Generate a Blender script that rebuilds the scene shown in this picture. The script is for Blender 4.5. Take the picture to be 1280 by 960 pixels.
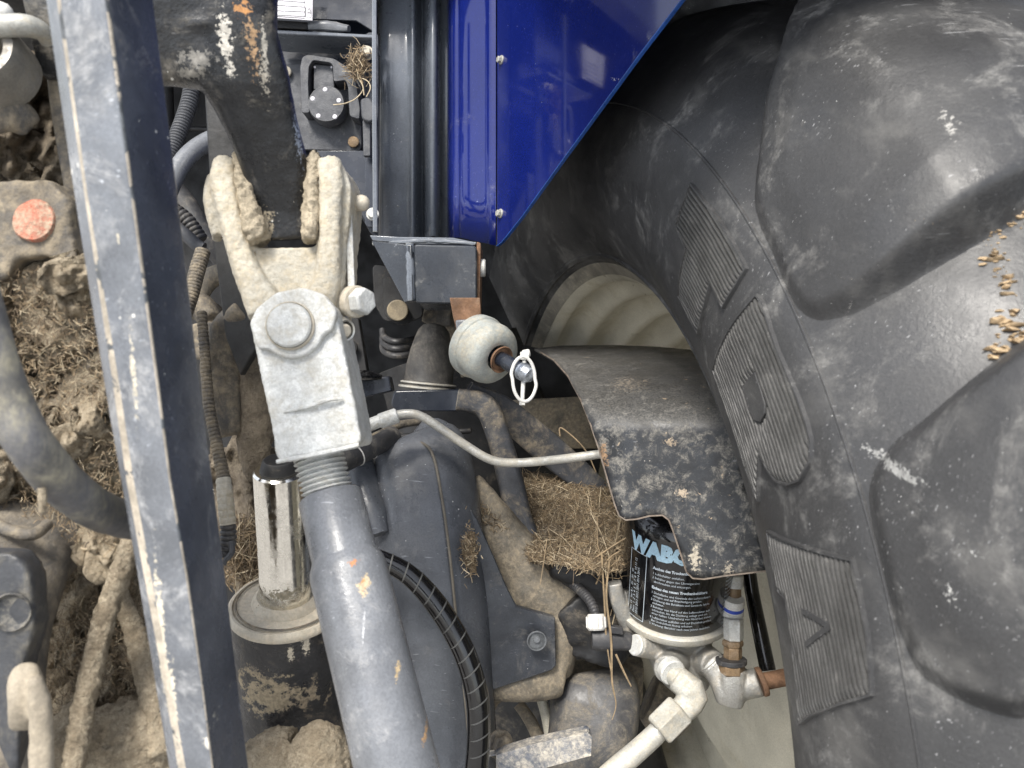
import bpy, bmesh, math, random
from mathutils import Vector, Matrix, noise, geometry
from mathutils.bvhtree import BVHTree
random.seed(7)
PI = math.pi
for o in list(bpy.data.objects): bpy.data.objects.remove(o)
SC = bpy.context.scene
COL = SC.collection
# ------------------------------------------------------------ camera, world, sun, exposure
PITCH, CAMH = 20.0, 1.7
cam = bpy.data.cameras.new('camera'); camo = bpy.data.objects.new('camera', cam); COL.objects.link(camo)
camo.location = (0, 0, CAMH); camo.rotation_euler = (math.radians(90 - PITCH), 0, 0)
cam.sensor_width = 36; cam.lens = 28.125; cam.clip_start = 0.01; cam.clip_end = 2000
cam.dof.use_dof = True; cam.dof.focus_distance = 0.92; cam.dof.aperture_fstop = 9
SC.camera = camo
SUN_EL, SUN_AZ = 62, 214      # azimuth of the direction the light comes from, clockwise from +Y
w = bpy.data.worlds.new('World'); SC.world = w; w.use_nodes = True
nt = w.node_tree; nt.nodes.clear()
sky = nt.nodes.new('ShaderNodeTexSky'); sky.sky_type = 'NISHITA'; sky.sun_disc = False
sky.sun_elevation = math.radians(SUN_EL); sky.sun_rotation = math.radians(SUN_AZ); sky.dust_density = 1.5; sky.air_density = 1.0
bg = nt.nodes.new('ShaderNodeBackground'); bg.inputs[1].default_value = 0.125
wo = nt.nodes.new('ShaderNodeOutputWorld')
hs = nt.nodes.new('ShaderNodeHueSaturation'); hs.inputs['Saturation'].default_value = 0.35
nt.links.new(sky.outputs[0], hs.inputs['Color']); nt.links.new(hs.outputs[0], bg.inputs[0]); nt.links.new(bg.outputs[0], wo.inputs[0])
sl = bpy.data.lights.new('sun', 'SUN'); sl.energy = 2.3; sl.angle = math.radians(18); sl.color = (1, .95, .87)
so = bpy.data.objects.new('sun', sl); COL.objects.link(so)
az, el = math.radians(SUN_AZ), math.radians(SUN_EL)
sd = Vector((math.sin(az) * math.cos(el), math.cos(az) * math.cos(el), math.sin(el)))
so.rotation_euler = sd.to_track_quat('Z', 'Y').to_euler(); so.location = (0, -3, 5)
vs = SC.view_settings; vs.view_transform = 'Standard'; vs.look = 'None'; vs.exposure = 1.36; vs.gamma = 1
# ------------------------------------------------------------ frame helpers
MW = Matrix.Translation((0, 0, CAMH)) @ Matrix.Rotation(math.radians(-PITCH), 4, 'X')
UP = Vector((0, -math.sin(math.radians(PITCH)), math.cos(math.radians(PITCH))))     # world up in the working frame
FW = Vector((0, math.cos(math.radians(PITCH)), math.sin(math.radians(PITCH))))      # world +Y in the working frame
RT = Vector((1, 0, 0))
def P(x, y, D): return Vector(((x - 640) / 1000 * D, D, (480 - y) / 1000 * D))
def plane_D(x0, y0, D0, n):
    n = Vector(n); p0 = P(x0, y0, D0)
    return lambda x, y: n.dot(p0) / n.dot(P(x, y, 1.0))
# ------------------------------------------------------------ materials
def mat(name, base, rough=.5, metal=0., var=.25, vs=30, dust=None, chips=None, specks=None, bump=.15, bs=180, bump2=0., bs2=25,
        coat=0., up=0., streak=None, rv=.15, spec=.5, spots=(), scratch=0., edge=None):
    """base colour with grain, dust film, paint chips and specks; all in object space"""
    m = bpy.data.materials.new(name); m.use_nodes = True
    T = m.node_tree; N = T.nodes; L = T.links; b = N['Principled BSDF']
    tc = N.new('ShaderNodeTexCoord')
    def nz(scale, detail=5, rgh=.6, dist=0., vec=None):
        n = N.new('ShaderNodeTexNoise'); n.inputs['Scale'].default_value = scale; n.inputs['Detail'].default_value = detail
        n.inputs['Roughness'].default_value = rgh; n.inputs['Distortion'].default_value = dist
        L.new(vec or tc.outputs['Object'], n.inputs['Vector']); return n.outputs['Fac']
    def ramp(src, lo, hi, a=0., c=1.):
        r = N.new('ShaderNodeMapRange'); r.interpolation_type = 'SMOOTHSTEP'
        r.inputs[1].default_value = lo; r.inputs[2].default_value = hi; r.inputs[3].default_value = a; r.inputs[4].default_value = c
        L.new(src, r.inputs[0]); return r.outputs[0]
    def mix(f, A, B):
        x = N.new('ShaderNodeMix'); x.data_type = 'RGBA'
        if isinstance(f, float): x.inputs[0].default_value = f
        else: L.new(f, x.inputs[0])
        for s, v in ((6, A), (7, B)):
            if isinstance(v, tuple): x.inputs[s].default_value = (*v, 1)
            else: L.new(v, x.inputs[s])
        return x.outputs[2]
    def mth(op, a, c):
        x = N.new('ShaderNodeMath'); x.operation = op; x.use_clamp = (op != 'SUBTRACT')
        for s, v in ((0, a), (1, c)):
            if isinstance(v, (int, float)): x.inputs[s].default_value = v
            else: L.new(v, x.inputs[s])
        return x.outputs[0]
    base = tuple(base)
    dk = tuple(c * (1 - var) for c in base); lt = tuple(min(1, c * (1 + var)) for c in base)
    col = mix(ramp(nz(vs, 6), .3, .7), dk, lt)
    gr_ = ramp(nz(520, 3, .7), .42, .62); col = mix(mth('MULTIPLY', gr_, .30), col, tuple(c * .45 for c in base)); col = mix(mth('MULTIPLY', ramp(nz(340, 4, .75), .56, .70), .28), col, tuple(min(1, c * 1.5 + .02) for c in base))
    rg = ramp(nz(vs * 1.7, 5), .3, .7, max(.03, rough - rv), min(1, rough + rv))
    mt = None
    dmask = None
    if streak:
        mp = N.new('ShaderNodeMapping'); mp.inputs['Scale'].default_value = streak[1]; L.new(tc.outputs['Object'], mp.inputs[0])
        col = mix(mth('MULTIPLY', ramp(nz(1, 4, .6, 0, mp.outputs[0]), .52, .72), streak[2]), col, tuple(streak[0]))
    if dust:                                    # (colour, amount, scale)
        dc, am, ds = dust
        f = ramp(nz(ds, 9, .76, .5), .63 - .45 * am, .76 - .38 * am)
        f2 = ramp(nz(ds * 7, 6, .75), .38, .62, .30, 1.)
        f = mth('MULTIPLY', f, f2)
        if up:
            g = N.new('ShaderNodeNewGeometry'); sx = N.new('ShaderNodeSeparateXYZ'); L.new(g.outputs['Normal'], sx.inputs[0])
            f = mth('MAXIMUM', f, mth('MULTIPLY', ramp(sx.outputs['Z'], .35, .95, 0, up), f2))
        dmask = mth('MULTIPLY', f, min(1., .35 + am))
        dcol = mix(ramp(nz(ds * 9, 5), .35, .65), tuple(c * .72 for c in dc), tuple(dc))
        col = mix(dmask, col, dcol)
        rr = N.new('ShaderNodeMix'); L.new(dmask, rr.inputs[0]); L.new(rg, rr.inputs[2]); rr.inputs[3].default_value = .92; rg = rr.outputs[0]
    cm = None
    if chips:                                   # (colour, amount, scale)
        cm = ramp(nz(chips[2], 6, .62, .4), .74 - .2 * chips[1], .76 - .2 * chips[1])
        col = mix(cm, col, mix(ramp(nz(chips[2] * 5, 4), .35, .65), tuple(c * .55 for c in chips[0]), tuple(chips[0])))
        rr = N.new('ShaderNodeMix'); L.new(cm, rr.inputs[0]); L.new(rg, rr.inputs[2]); rr.inputs[3].default_value = .85; rg = rr.outputs[0]
    if specks:                                  # (colour, threshold, scale)
        v = N.new('ShaderNodeTexVoronoi'); v.inputs['Scale'].default_value = specks[2]; v.inputs['Randomness'].default_value = 1
        L.new(tc.outputs['Object'], v.inputs['Vector'])
        th = ramp(nz(specks[2] * .12, 3), .45, .8, 0, specks[1] * 2)
        x = N.new('ShaderNodeMath'); x.operation = 'LESS_THAN'; L.new(v.outputs['Distance'], x.inputs[0]); L.new(th, x.inputs[1])
        col = mix(mth('MULTIPLY', x.outputs[0], .8), col, tuple(specks[0]))
    for q_ in range(3 if scratch else 0):                  # fine pale scratches in three directions
        mp = N.new('ShaderNodeMapping'); mp.inputs['Rotation'].default_value = ((.3, .9, .2), (1.1, -.5, .7), (-.4, 2.1, 1.3))[q_]; mp.inputs['Scale'].default_value = (14, 700, 300); L.new(tc.outputs['Object'], mp.inputs[0])
        sm = mth('MULTIPLY', ramp(nz(1, 2, .4, 0, mp.outputs[0]), .70, .76), mth('MULTIPLY', ramp(nz(11 + q_ * 3, 4), .50, .62), scratch))
        col = mix(sm, col, tuple(min(1, c * 3 + .16) for c in base))
    if edge:                                            # paint rubbed off along sharp edges
        bv_ = N.new('ShaderNodeBevel'); bv_.samples = 6; bv_.inputs[0].default_value = edge[1]; g3 = N.new('ShaderNodeNewGeometry')
        dt = N.new('ShaderNodeVectorMath'); dt.operation = 'DOT_PRODUCT'; L.new(bv_.outputs[0], dt.inputs[0]); L.new(g3.outputs['Normal'], dt.inputs[1])
        wv_ = N.new('ShaderNodeMath'); wv_.operation = 'MULTIPLY_ADD'; L.new(nz(90, 6, .75), wv_.inputs[0]); wv_.inputs[1].default_value = .22; L.new(dt.outputs[1], wv_.inputs[2])
        em = ramp(wv_.outputs[0], .98, 1.06, .85, 0.)
        col = mix(em, col, tuple(edge[0]))
    for (px_, py_, D_, rx, ry, scol, srough) in spots:      # stains and scrapes with a place and shape of their own
        g_ = N.new('ShaderNodeNewGeometry'); c_ = MW @ P(px_, py_, D_)
        sb = N.new('ShaderNodeVectorMath'); sb.operation = 'SUBTRACT'; L.new(g_.outputs['Position'], sb.inputs[0]); sb.inputs[1].default_value = c_
        dv_ = N.new('ShaderNodeVectorMath'); dv_.operation = 'DIVIDE'; L.new(sb.outputs[0], dv_.inputs[0]); k_ = D_ / 1000; dv_.inputs[1].default_value = (rx * k_, .06, ry * k_)
        ln_ = N.new('ShaderNodeVectorMath'); ln_.operation = 'LENGTH'; L.new(dv_.outputs[0], ln_.inputs[0])
        nn_ = nz(4200 / (min(rx, ry) + 5), 6, .72)
        ad_ = N.new('ShaderNodeMath'); ad_.operation = 'MULTIPLY_ADD'; L.new(nn_, ad_.inputs[0]); ad_.inputs[1].default_value = -3.4; L.new(ln_.outputs[1], ad_.inputs[2])
        mk = ramp(ad_.outputs[0], -1.25, -1.0, 1., 0.)
        col = mix(mk, col, mix(ramp(nz(260, 4), .35, .65), tuple(c * .65 for c in scol), tuple(scol)))
        r2 = N.new('ShaderNodeMix'); L.new(mk, r2.inputs[0]); L.new(rg, r2.inputs[2]); r2.inputs[3].default_value = srough; rg = r2.outputs[0]
    L.new(col, b.inputs['Base Color']); L.new(rg, b.inputs['Roughness'])
    if metal:
        mx = metal
        if dmask is not None: L.new(mth('MULTIPLY', mth('SUBTRACT', 1., dmask), metal), b.inputs['Metallic'])
        else: b.inputs['Metallic'].default_value = metal
    b.inputs['Specular IOR Level'].default_value = spec
    b.inputs['Coat Weight'].default_value = coat; b.inputs['Coat Roughness'].default_value = .04
    h = nz(bs, 6, .65)
    bp = N.new('ShaderNodeBump'); bp.inputs['Strength'].default_value = min(1, bump); bp.inputs['Distance'].default_value = .0015 if bump < .99 else .0035; L.new(h, bp.inputs['Height'])
    last = bp
    if bump2:
        b2 = N.new('ShaderNodeBump'); b2.inputs['Strength'].default_value = bump2; b2.inputs['Distance'].default_value = .006
        L.new(nz(bs2, 6, .6), b2.inputs['Height']); L.new(bp.outputs[0], b2.inputs['Normal']); last = b2
    if dmask is not None:
        b3 = N.new('ShaderNodeBump'); b3.inputs['Strength'].default_value = .25; b3.inputs['Distance'].default_value = .0012
        L.new(dmask, b3.inputs['Height']); L.new(last.outputs[0], b3.inputs['Normal']); last = b3
    L.new(last.outputs[0], b.inputs['Normal'])
    return m
TAN = (.36, .29, .20); CREAM = (.52, .47, .38); PALE = (.45, .42, .36)
beam_paint = mat('worn_blue_grey_paint', (.145, .155, .172), .26, scratch=.6, var=.3, vs=14, dust=((.46, .46, .46), .36, 22), chips=((.5, .42, .3), .12, 22), specks=((.75, .73, .68), .10, 90), bump=.2, bs=120, spots=[(194,128,.40,5,9,(.6,.38,.25),.8),(199,195,.41,4,5,(.70,.66,.58),.7),(224,524,.44,5,8,(.55,.42,.25),.8),(241,680,.46,5,9,(.55,.36,.22),.8),(247,672,.46,2,16,(.70,.66,.58),.6),(272,905,.48,9,14,(.70,.66,.58),.7),(266,760,.47,4,30,(.38,.28,.17),.8),(150,480,.43,6,80,(.66,.60,.48),.6),(196,800,.46,9,120,(.66,.60,.48),.7),(208,900,.46,8,90,(.66,.60,.48),.7),(116,310,.41,4,14,(.62,.56,.44),.6)])
worn_edge = mat('worn_edge', (.42, .37, .30), .6, var=.35, vs=60, chips=((.12, .13, .14), .92, 30), bump=.3)
arm_paint = mat('chipped_black_casting', (.017, .018, .020), .26, scratch=.7, var=.4, vs=20, dust=((.30, .27, .22), .30, 14), chips=((.50, .30, .16), .10, 18), specks=((.7, .68, .62), .12, 120), bump=.5, bs=150, bump2=.35, bs2=45, up=.2, spots=[(272,48,.56,12,52,(.70,.66,.58),.7),(280,88,.57,8,14,(.70,.66,.58),.7),(296,8,.56,16,14,(.55,.27,.10),.8),(302,48,.56,12,54,(.42,.27,.15),.8),(318,95,.57,9,40,(.44,.40,.33),.8),(240,72,.57,34,14,(.22,.21,.19),.8),(322,60,.57,5,42,(.45,.42,.36),.6),(362,170,.60,5,60,(.30,.34,.42),.4),(375,250,.62,8,26,(.48,.43,.33),.8),(323,285,.62,13,30,(.42,.36,.26),.9),(230,90,.57,30,12,(.16,.15,.13),.8)])
arm_white = mat('bare_scraped_metal', (.62, .56, .47), .55, var=.35, vs=60, dust=((.55, .30, .14), .42, 40), bump=.5, bs=200)
zinc_dirty = mat('muddy_zinc_casting', (.47, .445, .38), .62, var=.16, vs=60, dust=((.52, .45, .33), .55, 22), chips=((.32, .26, .18), .22, 70), bump=.9, bs=260, bump2=.35, bs2=70, up=.4)
zinc = mat('dull_zinc', (.60, .605, .585), .5, metal=.25, var=.14, vs=70, dust=((.48, .45, .38), .40, 30), bump=.5, bs=320, bump2=.15, bs2=60)
mud = mat('dry_mud', (.33, .27, .19), .95, var=.45, vs=14, dust=((.54, .46, .34), .50, 45), chips=((.13, .105, .08), .50, 20), bump=1., bs=420, bump2=.9, bs2=110, spec=.2)
mud_pale = mat('pale_caked_clay', (.50, .43, .32), .95, var=.22, vs=60, bump=1., bs=380, bump2=.7, bs2=110, spec=.2)
mud_dark = mat('dark_mud', (.17, .14, .105), .9, var=.4, vs=35, dust=((.30, .25, .18), .5, 40), bump=1., bs=350, bump2=.8, bs2=90, spec=.25)  # darker brown mud colour
cast_muddy = mat('mud_stained_casting', (.055, .053, .052), .6, var=.3, vs=20, dust=((.27, .225, .16), .62, 12), bump=.6, bs=260, bump2=.5, bs2=60, up=.5)
black_paint = mat('satin_navy_black_paint', (.020, .024, .034), .27, edge=((.17, .175, .18), .0022), var=.25, vs=12, dust=((.35, .34, .32), .12, 20), specks=((.6, .6, .6), .06, 150), bump=.06, bs=200, coat=.25)
post_paint = mat('steel_post_paint', (.13, .145, .17), .27, edge=((.30, .30, .28), .0022), var=.2, vs=10, dust=((.42, .40, .36), .14, 14), chips=((.45, .36, .20), .04, 20), specks=((.7, .7, .7), .07, 160), bump=.08, bs=200, coat=.3, spots=[(518,270,.98,7,26,(.40,.33,.20),.8),(520,200,.98,3,70,(.36,.40,.42),.7),(552,285,.98,8,14,(.50,.33,.14),.8)])
leg_m = mat('dusty_black_leg', (.040, .042, .048), .5, edge=((.26, .23, .18), .003), var=.3, dust=((.30, .25, .18), .40, 18), specks=((.6, .55, .45), .08, 120), bump=.35)
black_dull = mat('dull_black', (.012, .012, .013), .62, edge=((.10, .095, .085), .002), var=.35, vs=25, dust=((.20, .17, .13), .25, 18), bump=.25)
dark_void = mat('gap_shade_black', (.003, .003, .0035), .7, var=.4, vs=15, dust=((.03, .027, .024), .2, 12), bump=.3)  # near-black colour stands in for the shade in the gaps
plastic = mat('grey_black_plastic', (.055, .058, .066), .55, edge=((.14, .14, .14), .0018), var=.12, vs=60, dust=((.30, .29, .27), .18, 40), bump=.35, bs=600)
rubber = mat('black_rubber', (.035, .035, .038), .55, var=.25, vs=30, dust=((.22, .20, .17), .35, 22), bump=.2)
blue = mat('gloss_blue_paint', (.006, .013, .12), .07, var=.15, vs=6, scratch=.25, dust=((.30, .30, .32), .06, 10), spots=[(765,100,.85,9,4,(.7,.7,.7),.7)], specks=((.5, .55, .7), .05, 130), bump=.012, bs=40, coat=.15, rv=.03)
blue_edge = mat('bright_blue_edge', (.02, .08, .32), .35, var=.2, chips=((.55, .6, .65), .2, 60))
tyre_m = mat('tyre_rubber', (.042, .042, .043), .45, scratch=.8, var=.18, vs=8, dust=((.22, .215, .205), .28, 16), specks=((.6, .6, .58), .06, 190), bump=.3, bs=340, bump2=.035, bs2=20, streak=((.17, .165, .155), (26, 7, 20), .3), spots=[(1190,660,.50,7,30,(.42,.42,.40),.8),(1165,640,.50,10,7,(.5,.5,.48),.8),(1150,700,.50,6,16,(.45,.45,.43),.8),(1220,150,.5,14,26,(.34,.33,.31),.8),(1095,405,.52,3,26,(.34,.33,.31),.8),(1180,790,.5,12,14,(.36,.36,.35),.8),(1120,590,.5,26,10,(.30,.30,.29),.8),(1228,296,.46,34,10,(.46,.34,.20),.9),(1262,272,.44,26,10,(.46,.34,.20),.9),(1252,350,.44,13,40,(.40,.29,.17),.9),(1262,438,.43,28,7,(.48,.38,.25),.9),(1100,372,.50,40,4,(.34,.31,.26),.9)])
rib_m = mat('ribbed_sidewall_rubber', (.062, .061, .059), .55, var=.3, vs=30, dust=((.26, .25, .235), .18, 60), bump=.4, bs=400)
cream = mat('cream_rim_paint', (.52, .49, .40), .42, var=.12, vs=12, dust=((.40, .35, .24), .25, 10), specks=((.25, .2, .14), .05, 90), bump=.12, up=.1)
tube_paint = mat('blue_grey_tube_paint', (.160, .168, .182), .32, scratch=.5, metal=.0, var=.16, vs=25, dust=((.40, .40, .40), .24, 30), chips=((.55, .30, .16), .035, 20), specks=((.75, .76, .78), .09, 150), bump=.2, bs=260, coat=.1, spots=[(451,742,.57,7,10,(.58,.30,.12),.85),(452,742,.57,10,13,(.55,.45,.30),.85),(440,708,.58,8,4,(.55,.25,.12),.8),(493,858,.55,4,10,(.5,.38,.22),.8),(528,946,.54,4,6,(.55,.33,.15),.8),(455,780,.57,2,22,(.45,.46,.48),.6)])
chrome = mat('chrome_rod', (.86, .84, .78), .17, spots=[(360,735,.83,34,13,(.50,.46,.37),.8)], metal=1., var=.06, vs=60, specks=((.4, .35, .25), .08, 200), bump=.05)
gland_m = mat('dusty_gland', (.50, .46, .38), .6, var=.2, vs=40, dust=((.58, .51, .40), .6, 25), bump=.4, chips=((.22, .16, .10), .12, 60))
barrel_m = mat('cylinder_barrel_paint', (.022, .022, .024), .35, spots=[(335,870,.82,52,48,(.34,.28,.19),.9),(385,900,.80,40,40,(.32,.26,.18),.9),(380,812,.80,7,22,(.5,.45,.36),.8),(362,820,.80,5,20,(.5,.45,.36),.8)], var=.3, dust=((.34, .28, .20), .30, 13), specks=((.6, .58, .5), .12, 120), bump=.45, bs=250, bump2=.2, bs2=70)
rust = mat('rust', (.19, .105, .06), .85, var=.4, vs=60, dust=((.45, .33, .22), .25, 40), bump=.6, bs=300)
fit_m = mat('weathered_fitting', (.40, .395, .36), .5, metal=.3, var=.15, vs=60, dust=((.46, .41, .32), .42, 40), bump=.45)
brass = mat('tarnished_brass', (.22, .15, .085), .6, metal=.3, var=.3, vs=80, dust=((.40, .32, .24), .35, 50), bump=.3)
alu = mat('cast_aluminium', (.36, .355, .335), .45, metal=.55, var=.12, vs=40, dust=((.48, .42, .33), .38, 25), bump=.5, bs=380, bump2=.15, bs2=80)
steel_pipe = mat('dusty_zinc_pipe', (.50, .49, .45), .45, metal=.3, var=.15, vs=60, dust=((.52, .47, .37), .45, 30), bump=.3)
tank_m = mat('dusty_black_plastic_tank', (.082, .088, .100), .34, scratch=.7, var=.3, vs=10, dust=((.24, .235, .23), .22, 10), chips=((.30, .24, .16), .03, 18), specks=((.6, .6, .6), .08, 110), bump=.2, bs=200, bump2=.1)
shield_m = mat('scabby_black_shield', (.026, .028, .032), .40, scratch=.5, var=.4, vs=30, dust=((.34, .32, .28), .36, 60), chips=((.44, .35, .25), .30, 85), spots=[(752,560,.88,9,24,(.34,.22,.13),.9),(850,610,.85,11,8,(.46,.38,.29),.9),(836,548,.85,10,7,(.42,.34,.25),.9),(780,470,.95,40,10,(.28,.24,.19),.9),(865,690,.85,9,20,(.42,.38,.31),.9),(905,700,.85,9,14,(.36,.32,.26),.9)], specks=((.55, .52, .46), .07, 170), bump=.2, bs=200, bump2=.08, up=.55)
can_m = mat('gloss_black_can', (.006, .006, .007), .16, var=.1, specks=((.4, .4, .4), .04, 160), bump=.03, coat=.5)
print_w = mat('pale_blue_print', (.50, .56, .62), .5, var=.1, bump=.02)
print_b = mat('bright_blue_print', (.42, .62, .76), .4, var=.08, bump=.02)
label_m = mat('silver_data_plate', (.66, .64, .68), .4, var=.06, bump=.05)
ink = mat('black_ink', (.03, .03, .035), .5)
orange = mat('faded_orange_reflector', (.42, .12, .07), .7, var=.25, vs=60, dust=((.45, .36, .26), .60, 45), bump=.8, bump2=.5, bs2=90)
straw_m = [mat('straw_%s' % n, c, .8, var=.3, vs=80, bump=.2) for n, c in (('gold', (.27, .20, .12)), ('brown', (.13, .095, .06)), ('pale', (.46, .38, .26)))]
beige_cast = mat('dust_covered_casting', (.15, .135, .11), .75, var=.3, dust=((.36, .30, .215), .58, 26), bump=.5, bs=260, bump2=.3, bs2=60, chips=((.24, .16, .09), .08, 25))
white_pl = mat('white_plastic', (.62, .61, .58), .5, var=.1, dust=((.4, .36, .3), .2, 60))
ring_blue = mat('blue_ring', (.03, .07, .42), .4)
stone = mat('grey_stone_block', (.36, .33, .27), .9, var=.2, vs=14, bump=.6, bs=120)
ground_m = mat('paved_ground', (.26, .25, .235), .9, var=.25, vs=3, bump=.5, bs=60)
spring_m = mat('spring_steel', (.55, .54, .5), .35, metal=.8, var=.1)
# ------------------------------------------------------------ object plumbing
def tag(o, label=None, cat=None, group=None, kind=None):
    if label: o['label'] = label
    if cat: o['category'] = cat
    if group: o['group'] = group
    if kind: o['kind'] = kind
    return o
ORG = {}
def thing(name, label, cat, at, group=None):
    o = bpy.data.objects.new(name, None); o.empty_display_size = .02; COL.objects.link(o)
    o.location = MW @ at; ORG[o] = o.location.copy(); return tag(o, label, cat, group)
def emit(name, bm, m, parent=None, ang=35, bev=0., remesh=0., smooth=0, solid=0., disp=None, sub=0, recalc=True, label=None, cat=None, group=None, kind=None, bevseg=2):
    if recalc: bmesh.ops.recalc_face_normals(bm, faces=bm.faces)
    ws = [MW @ v.co for v in bm.verts]
    if parent is not None: org = ORG[parent]
    else:
        xs = [v.x for v in ws]; ys = [v.y for v in ws]; zs = [v.z for v in ws]
        org = Vector(((min(xs) + max(xs)) / 2, (min(ys) + max(ys)) / 2, min(zs)))
    for v, q in zip(bm.verts, ws): v.co = q - org
    me = bpy.data.meshes.new(name); bm.to_mesh(me); bm.free()
    for mm in (m if isinstance(m, (list, tuple)) else [m]): me.materials.append(mm)
    for p in me.polygons: p.use_smooth = True
    if not remesh and ang < 179: me.set_sharp_from_angle(angle=math.radians(ang))
    o = bpy.data.objects.new(name, me); COL.objects.link(o); ORG[o] = org
    if parent is None: o.location = org
    else: o.parent = parent
    if solid:
        s = o.modifiers.new('solid', 'SOLIDIFY'); s.thickness = abs(solid); s.offset = -1 if solid > 0 else 1
    if bev:
        b = o.modifiers.new('bevel', 'BEVEL'); b.width = bev; b.segments = bevseg; b.limit_method = 'ANGLE'; b.angle_limit = math.radians(35); b.harden_normals = False
    if remesh:
        r = o.modifiers.new('remesh', 'REMESH'); r.mode = 'VOXEL'; r.voxel_size = remesh; r.use_smooth_shade = True
        if smooth:
            s = o.modifiers.new('smooth', 'SMOOTH'); s.factor = .5; s.iterations = smooth
    if sub:
        s = o.modifiers.new('sub', 'SUBSURF'); s.levels = sub; s.render_levels = sub
    if disp:                                    # (strength, size)
        t = bpy.data.textures.new('lumps', 'CLOUDS'); t.noise_scale = disp[1]; t.noise_depth = 4
        d = o.modifiers.new('lumps', 'DISPLACE'); d.texture = t; d.strength = disp[0]; d.mid_level = .5; d.texture_coords = 'LOCAL'
    return tag(o, label, cat, group, kind)
def B(): return bmesh.new()
# ------------------------------------------------------------ shape builders (working frame)
def lathe(bm, p0, ax, prof, seg=32, squash=None, mi=0):
    ax = ax.normalized(); u = ax.cross(Vector((0.13, 1, .21))).normalized(); v = ax.cross(u)
    rings = []
    for t, r in prof:
        c = p0 + ax * t
        if r < 1e-6: rings.append([bm.verts.new(c)])
        else: rings.append([bm.verts.new(c + (u * math.cos(2 * PI * k / seg) + v * math.sin(2 * PI * k / seg)) * r) for k in range(seg)])
    for A, C in zip(rings, rings[1:]):
        for k in range(seg):
            j = (k + 1) % seg
            if len(A) == 1 and len(C) == 1: continue
            if len(A) == 1: f = bm.faces.new((A[0], C[k], C[j]))
            elif len(C) == 1: f = bm.faces.new((A[k], A[j], C[0]))
            else: f = bm.faces.new((A[k], A[j], C[j], C[k]))
            f.material_index = mi
    for R_, e in ((rings[0], 0), (rings[-1], 1)):
        if len(R_) > 1: bm.faces.new(R_).material_index = mi
    return bm
def cyl(bm, a, b, r0, r1=None, seg=28, ch=None):
    r1 = r0 if r1 is None else r1; L = (b - a).length; ch = min(.0015, L * .15) if ch is None else ch
    ch = min(ch, r0 * .4, r1 * .4) if min(r0, r1) > 0 else ch
    return lathe(bm, a, b - a, [(0, 0), (0, r0 - ch), (ch, r0), (L - ch, r1), (L, r1 - ch), (L, 0)], seg)
def hexa(bm, a, b, r, seg=6):
    L = (b - a).length; c = r * .12
    return lathe(bm, a, b - a, [(0, 0), (0, r - c), (c, r), (L - c, r), (L, r - c), (L, 0)], seg)
def catmull(pts, res):
    out = []
    n = len(pts)
    for i in range(n - 1):
        p0 = pts[max(i - 1, 0)]; p1 = pts[i]; p2 = pts[i + 1]; p3 = pts[min(i + 2, n - 1)]
        for k in range(res):
            t = k / res
            out.append([.5 * ((2 * b) + (-a + c) * t + (2 * a - 5 * b + 4 * c - d) * t * t + (-a + 3 * b - 3 * c + d) * t ** 3) for a, b, c, d in zip(p0, p1, p2, p3)])
    out.append(list(pts[-1])); return out
def sweep(bm, pts, n=2., seg=18, res=6, corr=None, smooth=True, squash=None, mi=0, twist=0.):
    """pts: (px, py, D, half width in px [, half depth in px]) ; corr=(pitch m, amplitude fraction)"""
    q = []
    for p in pts:
        c = P(p[0], p[1], p[2]); wv = p[3] * p[2] / 1000; dv = (p[4] if len(p) > 4 else p[3]) * p[2] / 1000
        q.append((c.x, c.y, c.z, wv, dv))
    q = catmull(q, res) if smooth and len(q) > 2 else [list(x) for x in q]
    if corr:
        dense = []; acc = 0.; step = corr[0] / 4
        for a, b in zip(q, q[1:]):
            L = (Vector(b[:3]) - Vector(a[:3])).length; k = 0
            while acc <= L:
                t = acc / L if L else 0; dense.append([x + (y - x) * t for x, y in zip(a, b)]); acc += step
            acc -= L
        q = dense
        for i, x in enumerate(q):
            f = 1 + corr[1] * (0, .8, 1, .8)[i % 4] - corr[1] * .5; x[3] *= f; x[4] *= f
    rings = []
    m = len(q)
    for i, x in enumerate(q):
        c = Vector(x[:3]); t = (Vector(q[min(i + 1, m - 1)][:3]) - Vector(q[max(i - 1, 0)][:3])).normalized()
        view = c.normalized(); d = (view - t * view.dot(t))
        if d.length < .1: d = Vector((0, 0, 1)) - t * t.z
        d.normalize(); wd = t.cross(d)
        if rings and False: pass
        ring = []
        for k in range(seg):
            a = 2 * PI * (k + .5) / seg + twist
            ca, sa = math.cos(a), math.sin(a)
            e = 2 / n
            ring.append(bm.verts.new(c + wd * (x[3] * math.copysign(abs(ca) ** e, ca)) + d * (x[4] * math.copysign(abs(sa) ** e, sa))))
        rings.append(ring)
    for A, C in zip(rings, rings[1:]):
        for k in range(seg):
            j = (k + 1) % seg; bm.faces.new((A[k], A[j], C[j], C[k])).material_index = mi
    bm.faces.new(rings[0]).material_index = mi; bm.faces.new(rings[-1]).material_index = mi
    return bm
def prism(bm, pts3, ext, mi=0):
    a = [bm.verts.new(p) for p in pts3]; b = [bm.verts.new(p + ext) for p in pts3]; n = len(a)
    fs = [bm.faces.new(a), bm.faces.new(list(reversed(b)))]
    for k in range(n): fs.append(bm.faces.new((a[k], b[k], b[(k + 1) % n], a[(k + 1) % n])))
    for f in fs: f.material_index = mi
    return bm
def plate(bm, outline, D, th, n=(0, -1, 0), mi=0):
    """flat solid plate; D = distance of the first corner, n = front normal"""
    n = Vector(n).normalized(); f = plane_D(outline[0][0], outline[0][1], D, n)
    return prism(bm, [P(x, y, f(x, y)) for x, y in outline], -n * th, mi)
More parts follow.
